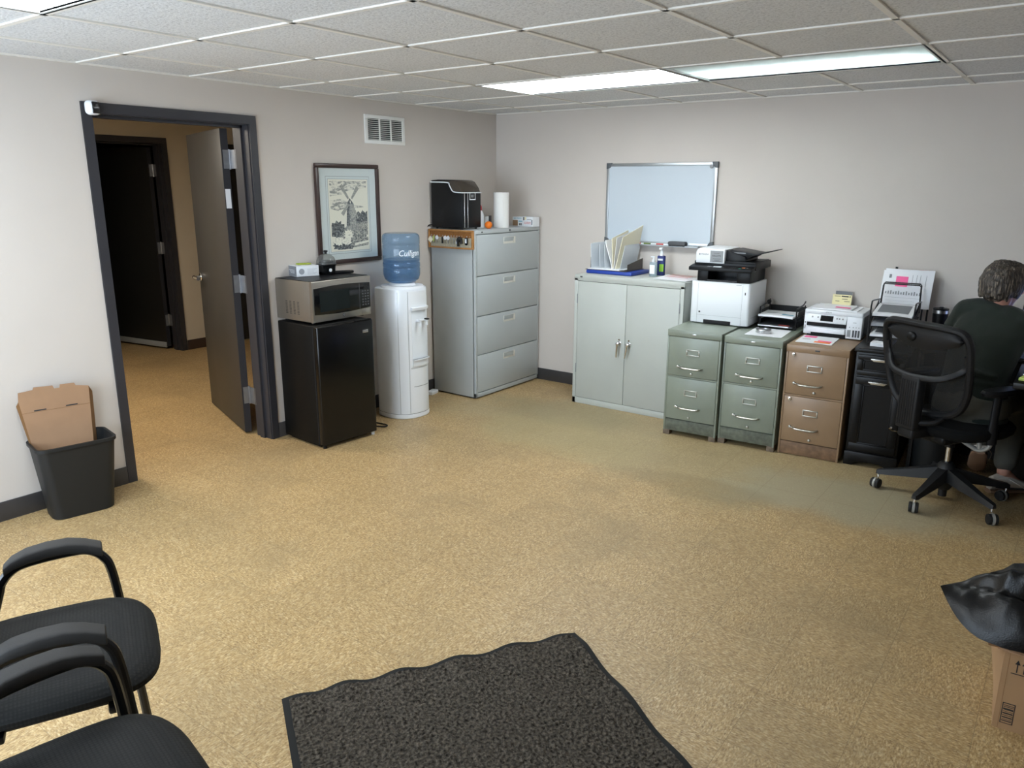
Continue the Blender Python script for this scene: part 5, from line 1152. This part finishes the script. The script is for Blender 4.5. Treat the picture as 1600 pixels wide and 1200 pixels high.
for i in range(26):
    a = random.uniform(PI*.85, PI*2.15); q.tube(sm([(.02*math.cos(a), -.02+.02*math.sin(a), .124), (.06*math.cos(a), -.01+.07*math.sin(a), .112), (.088*math.cos(a), -.01+.102*math.sin(a), .06)], 4), [.006]*4+[.009]*5, 8, M_=MH)
hr_o = remeshed(q, 'hair', 'hair', pt, .006, 2); displace(hr_o, .005, 55, 1)
for s in (1, -1):
    q = MB(); q.sph((s*.03, .0885, .021), (.0085, .007, .0055), 14, 10, M_=MH); q.mi = 1; q.sph((s*.03, .0935, .021), (.004, .0028, .0042), 12, 8, M_=MH); q.build('eye', ['white', 'ink'], pt)
    q = MB(); q.tube(sm([(s*.015, .092, .038), (s*.03, .094, .042), (s*.047, .084, .037)], 4), .0035, 8, M_=MH); q.build('eyebrow', 'hair', pt)
def shoe(heel, toe, up, flip):
    A, B, U = V(heel)-o0, V(toe)-o0, V(up).normalized(); f = (B-A).normalized(); U = (U-f*U.dot(f)).normalized(); s = f.cross(U); L_ = (B-A).length
    prof = ((0, .026, .065), (.05, .036, .095), (.2, .041, .112), (.38, .041, .102), (.56, .044, .078), (.8, .045, .052), (.95, .034, .040), (1, .012, .028))
    q = MB(); q.loft([[A+f*L_*a+s*(w_*math.cos(2*PI*k/18))+U*(.02+(h_-.02)*.5+(h_-.02)*.5*math.sin(2*PI*k/18)) for k in range(18)] for a, w_, h_ in prof]); up_ = q.build('shoe', 'shoe', pt)
    q = MB(); q.loft([[A+f*L_*(a*1.02-.01)+s*((w_+.003)*math.cos(2*PI*k/18))+U*(.012+.012*math.sin(2*PI*k/18)) for k in range(18)] for a, w_, h_ in prof]); q.build('sole', 'sole', up_)
    q = MB()
    for a in (.36, .46, .56): q.tube([A+f*L_*a+s*.028+U*.066, A+f*L_*a+U*(.098-.06*a), A+f*L_*a-s*.028+U*.066], .0035, 6)
    q.tube(sm([A+f*L_*.3+s*.02+U*.09, A+f*L_*.42+s*.06+U*.07, A+f*L_*.6+s*.055+U*.04], 4), .0025, 6); q.build('laces', 'lace', up_)
    q = MB()
    for sd in (1, -1): q.tube(sm([A+f*L_*.06+s*sd*.034+U*.045, A+f*L_*.35+s*sd*.039+U*.035, A+f*L_*.7+s*sd*.045+U*.03], 4), .005, 6)
    q.build('side_stripe', 'shoedark', up_)
shoe((3.95, -.69, .0), (4.16, -.505, .0), (0, 0, 1), 0)
shoe((3.872, -.575, .175), (3.855, -.385, .012), (0, .65, .75), 1)

# ---------------------------------------------------------------- waste bin with flattened carton, left wall
t = thing('waste_bin', 'black rectangular waste bin against the left wall beside the doorway', 'waste bin', (.165, -3.775, 0), math.radians(80))
def rr(x, y, z, r, n=6):
    out = []
    for cx, cy, a0 in ((x-r, y-r, 0), (-x+r, y-r, PI/2), (-x+r, -y+r, PI), (x-r, -y+r, 1.5*PI)):
        out += [(cx+r*math.cos(a0+PI/2*k/n), cy+r*math.sin(a0+PI/2*k/n), z) for k in range(n+1)]
    return out
q = MB(); q.loft([rr(.14, .085, .0, .05), rr(.145, .09, .004, .05), rr(.178, .118, .37, .045), rr(.186, .126, .372, .05), rr(.186, .126, .388, .05), rr(.174, .114, .388, .042), rr(.14, .085, .012, .045)]); q.build('bin', 'bin', t)
t = thing('flattened_carton', 'flattened brown cardboard carton sticking out of the black waste bin', 'cardboard', (.155, -3.805, .03), math.radians(82))
MC = Mx.Translation((0, .02, 0)) @ Mx.Rotation(-.115, 4, 'X') @ Mx.Rotation(.008, 4, 'Y')
q = MB(); q.prism([(-.10, 0), (-.16, .57), (-.155, .615), (-.09, .62), (-.085, .632), (.0, .628), (.005, .612), (.03, .612), (.035, .628), (.10, .626), (.105, .612), (.165, .60), (.145, .3), (.10, 0)], -.003, .003, 'y', M_=MC); q.mi = 1
for x0, x1 in ((-.10, -.045), (.045, .10)): q.box((x0, -.0038, .512), (x1, -.0028, .518), M_=MC)
q.mi = 2; q.box((-.155, -.0036, .508), (.163, -.003, .5095), M_=MC); q.build('panel', ['card', 'ink', 'carded'], t)
q = MB(); fa, fb, fc, fd = V((.145, 0, .3)), V((.165, 0, .6)), V((.188, .03, .565)), V((.172, .032, .3)); q.grid(lambda u, v: (fa*(1-u)+fd*u)*(1-v)+(fb*(1-u)+fc*u)*v, 2, 2, .004, M_=MC)
q.build('side_flap', 'carded', t)
q = MB(); q.prism([(-.136, .345), (-.16, .57), (-.172, .55), (-.143, .345)], -.003, .004, 'y', M_=MC); q.build('side_flap', 'carded', t)

# ---------------------------------------------------------------- entrance mat
t = thing('door_mat', 'large dark grey carpet entrance mat with a black rubber edge', 'mat', (2.279, -4.127, 0), math.atan2(.91, .568))
LX, LY = 1.073, 1.5
def matz(x, y):
    e1 = math.exp(-abs(y)/.12)*(.0085+.0085*math.sin(x*2*PI/.195+.6+.8*math.sin(x*4)))*min(1, min(x, LX-x)/.12+.05); e2 = math.exp(-abs(LX-x)/.1)*(.008+.008*math.sin(y*2*PI/.33))*min(1, abs(y)/.1)
    return e1+e2
q = MB(); q.grid(lambda u, v: (LX*u, -LY*v, .004+matz(LX*u, LY*v)), 90, 80, .0035); q.build('rubber_backing', 'rubber', t)
q = MB(); q.grid(lambda u, v: (.022+(LX-.044)*u, -.022-(LY-.044)*v, .0095+matz(.022+(LX-.044)*u, .022+(LY-.044)*v)+.006*mnoise.noise(V((u*75, v*105, 0)))), 220, 280, .0045); q.build('carpet', 'nap', t)

# ---------------------------------------------------------------- reception chairs
def recep(loc, rz, label, first=None):
    t = thing('reception_chair', label, 'chair', loc, rz, 'black reception armchairs')
    if first:
        for ch in first.children:
            c = ch.copy(); C.objects.link(c); c.parent = t
            for g in ch.children: e = g.copy(); C.objects.link(e); e.parent = c
        return t
    q = MB(); R = []
    for z, rx, ry in ((.464, .19, .19), (.467, .225, .222), (.478, .242, .237), (.493, .243, .239), (.509, .232, .228), (.522, .205, .202), (.531, .155, .152), (.536, .09, .09), (.537, .03, .03)): R.append(ell((0, -.115, z), rx, ry, 0, 48, 3.6))
    q.loft(R)
    for v in q.bm.verts: v.co.z += -.10*max(0, v.co.y-.02)**1.2*(1 if v.co.y > .02 else 0)-.35*max(0, -v.co.y-.2)*.0
    q.build('seat', 'weave', t)
    q = MB(); q.box((-.2, -.30, .446), (.2, .05, .466), .004); q.box((-.235, -.005, .44), (.235, .02, .46), .006); q.box((-.235, -.235, .44), (.235, -.21, .46), .006); q.build('seat_frame', 'tube', t)
    q = MB(); q.grid(lambda u, v: (-.225+.45*u, -.36-.09*v+.05*(2*u-1)**2-.02*math.sin(PI*v), .52+.34*v), 12, 10, .04); q.build('backrest', 'weave', t)
    for s in (1, -1):
        q = MB(); P = sm([(.245*s, .075, 0), (.245*s, .07, .1), (.245*s, .045, .42), (.244*s, .030, .58), (.243*s, .012, .63), (.243*s, -.02, .655), (.243*s, -.06, .660), (.243*s, -.14, .656), (.243*s, -.195, .644), (.243*s, -.232, .607), (.244*s, -.25, .55), (.245*s, -.40, .1), (.245*s, -.415, 0)], 5)
        q.tube(P, .0125, 10); q.build('side_frame', 'tube', t)
        q = MB(); R = []
        for y, z, wd, th in ((.020, .630, .022, .013), (.018, .632, .026, .016), (-.02, .648, .027, .0165), (-.06, .658, .028, .0165), (-.11, .658, .028, .0165), (-.16, .651, .028, .016), (-.195, .638, .026, .014), (-.215, .622, .02, .012)):
            R.append([V((.243*s, y, z))+V((p.x, -.006, p.y+.022)) for p in ell((0, 0, 0), wd, th, 0, 20, 4.5)])
        q.loft(R); q.build('arm_pad', 'armpad', t)
        q = MB(); q.cyl((.245*s, .075, .004), .016, .008, n=14); q.cyl((.245*s, -.415, .004), .016, .008, n=14); q.build('foot', 'blackm', t)
    q = MB(); q.tube([(-.19, -.25, .39), (-.19, -.40, .46), (-.19, -.42, .72)], .0125, 8); q.tube([(.19, -.25, .39), (.19, -.40, .46), (.19, -.42, .72)], .0125, 8); q.build('back_support', 'tube', t)
    return t
CA = math.radians(-25.2)
c1 = recep((2.304, -4.652, 0), CA, 'black armchair with the woven vinyl seat farther from the camera, at the left edge')
recep((2.838, -4.853, 0), math.radians(-12), 'black armchair nearest the camera, in the bottom left corner beside another', c1)

# ---------------------------------------------------------------- cardboard box and black bag, right edge
t = thing('cardboard_box', 'brown cardboard shipping box standing on the floor at the right edge', 'box', (4.174, -2.868, 0), math.radians(4))
w, d, h = .46, .36, .272
q = MB(); F = lambda z: .014*math.sin(PI*z/h)
q.loft([[V((0-.0, 0, z)), V((w, 0, z)), V((w, d, z)), V((-.03*z/h-F(z), d, z))] for z in (0, .06, .13, .2, h)]); q.mi = 1
q.box((.018, -.0008, .022), (.052, 0, .094)); q.mi = 0; q.box((.0205, -.0012, .0245), (.0495, -.0007, .0915)); q.mi = 1
for k, (z, th) in enumerate(((.03, .003), (.036, .0015), (.042, .004), (.05, .002), (.056, .0045), (.064, .0015), (.07, .006), (.08, .002), (.085, .002))): q.box((.0215, -.0016, z), (.0485, -.0011, z+th))
for x in (.038, .056): q.box((x-.0015, -.0008, .205), (x+.0015, 0, .238)); q.prism([(x-.007, .232), (x+.007, .232), (x, .247)], -.0008, 0, 'y')
q.box((.024, -.0008, .198), (.08, 0, .2005)); q.mi = 2; q.box((.0145, -.0004, .0), (.0153, 0, h)); q.build('carton', ['cardl', 'ink', 'carded'], t)
q = MB(); q.prism([(.0, 0), (.46, 0), (.45, -.03), (.3, -.034), (.04, -.02), (-.02, -.006)], 0, .004, 'z', M_=T(0, 0, h)); q.build('flap', 'card', t)
q = MB(); q.prism([(-.045, .0), (.0, .0), (-.03, d), (-.06, d-.02)], 0, .004, 'z', M_=T(0, 0, h)); q.build('flap', 'carded', t)
q = MB(); q.box((.055, -.034, h+.001), (.2, -.02, h+.006), .002); q.build('tape', 'paper', t)
t = thing('plastic_bag', 'glossy black plastic bag lying on top of the cardboard box', 'bag', (3.966, -2.735, .0))
E1, E2 = V((.55, .48, .12)), V((.44, -.17, -.075)); NB = V((-.05, -.12, 1)).normalized(); Z0 = .36
def crump(p):
    w_ = p+V((.03*mnoise.noise(p*6), .03*mnoise.noise(p*6+V((5, 5, 5))), 0))
    r1 = abs(mnoise.noise(V((w_.x*8, w_.y*5, w_.z*8))+V((3, 1, 7)))); r2 = abs(mnoise.noise(V((p.x*22, p.y*12, p.z*18))+V((1, 8, 2))))
    return .05*(.22-r1)+.014*(.25-r2)
def bagp(s_, t_, top):
    e = min(1, s_*9, (1-s_)*9, t_*9, (1-t_)*9); k = (math.sin(PI*min(s_*1.5, .5+(s_-.333)*.5 if s_ > .333 else 1))**.75)*(math.sin(PI*t_)**.7)
    p = V((0, 0, Z0))+E1*s_+E2*t_+V((-.035, -.055, -.055))*(math.sin(PI*min(1, t_*1.3))*max(0, 1-s_*1.6))
    if top:
        p = p+NB*(.175*k); p = p+NB*(e*crump(p))
        d = (s_-.16-.25*(t_-.3)); p = p+NB*(-.028*e*math.exp(-(d/.03)**2)+.016*e*math.exp(-((d-.055)/.03)**2))
    else:
        p = p-V((0, 0, .085*k)); p = p+NB*(.3*e*crump(p*1.3))
    p.z = max(p.z, .2755 if p.x > .14 else .24)
    return p
q = MB(); tb = bmesh.new(); n_ = 84
def sheet_g(top):
    return [[tb.verts.new(bagp(i/n_, j/n_, top)) for j in range(n_+1)] for i in range(n_+1)]
for top in (True, False):
    g = sheet_g(top)
    for i in range(n_):
        for j in range(n_): tb.faces.new((g[i][j], g[i+1][j], g[i+1][j+1], g[i][j+1]))
bmesh.ops.remove_doubles(tb, verts=tb.verts, dist=1e-4)
q.add(tb); q.build('bag', 'bag', t, ang=.9)

# ---------------------------------------------------------------- light from outside, camera, view
wd_ = bpy.data.worlds.new('World'); C_ = bpy.context.scene; C_.world = wd_; wd_.use_nodes = True
bg = wd_.node_tree.nodes['Background']; bg.inputs[0].default_value = lin('e4edff'); bg.inputs[1].default_value = 7.6
for i, (a, c, z0, z1) in enumerate(WIN):
    l = bpy.data.lights.new('window_portal', 'AREA'); l.shape = 'RECTANGLE'; l.size = c-a; l.size_y = z1-z0; l.cycles.is_portal = True
    o = bpy.data.objects.new('window_portal', l); C.objects.link(o); o.location = ((a+c)/2, YF-.14, (z0+z1)/2); o.rotation_euler = (PI/2, 0, 0)
    o['kind'] = 'structure'
cam = bpy.data.cameras.new('Camera'); co = bpy.data.objects.new('Camera', cam); C.objects.link(co)
cam.sensor_width = 36; cam.lens = 36*1201.3/1600; cam.clip_start = .02
yaw, pit, rol = -.6350, -.2518, .0037
f = V((math.sin(yaw)*math.cos(pit), math.cos(yaw)*math.cos(pit), math.sin(pit))); r = V((math.cos(yaw), -math.sin(yaw), 0)); u = r.cross(f)
r2 = math.cos(rol)*r+math.sin(rol)*u; u2 = -math.sin(rol)*r+math.cos(rol)*u
co.matrix_world = Mx(((r2.x, u2.x, -f.x, 4.1884), (r2.y, u2.y, -f.y, -5.4450), (r2.z, u2.z, -f.z, 1.6431), (0, 0, 0, 1)))
C_.camera = co
vs = C_.view_settings; vs.view_transform = 'Standard'; vs.look = 'None'; vs.gamma = 1; vs.use_curve_mapping = False; vs.exposure = 1.0
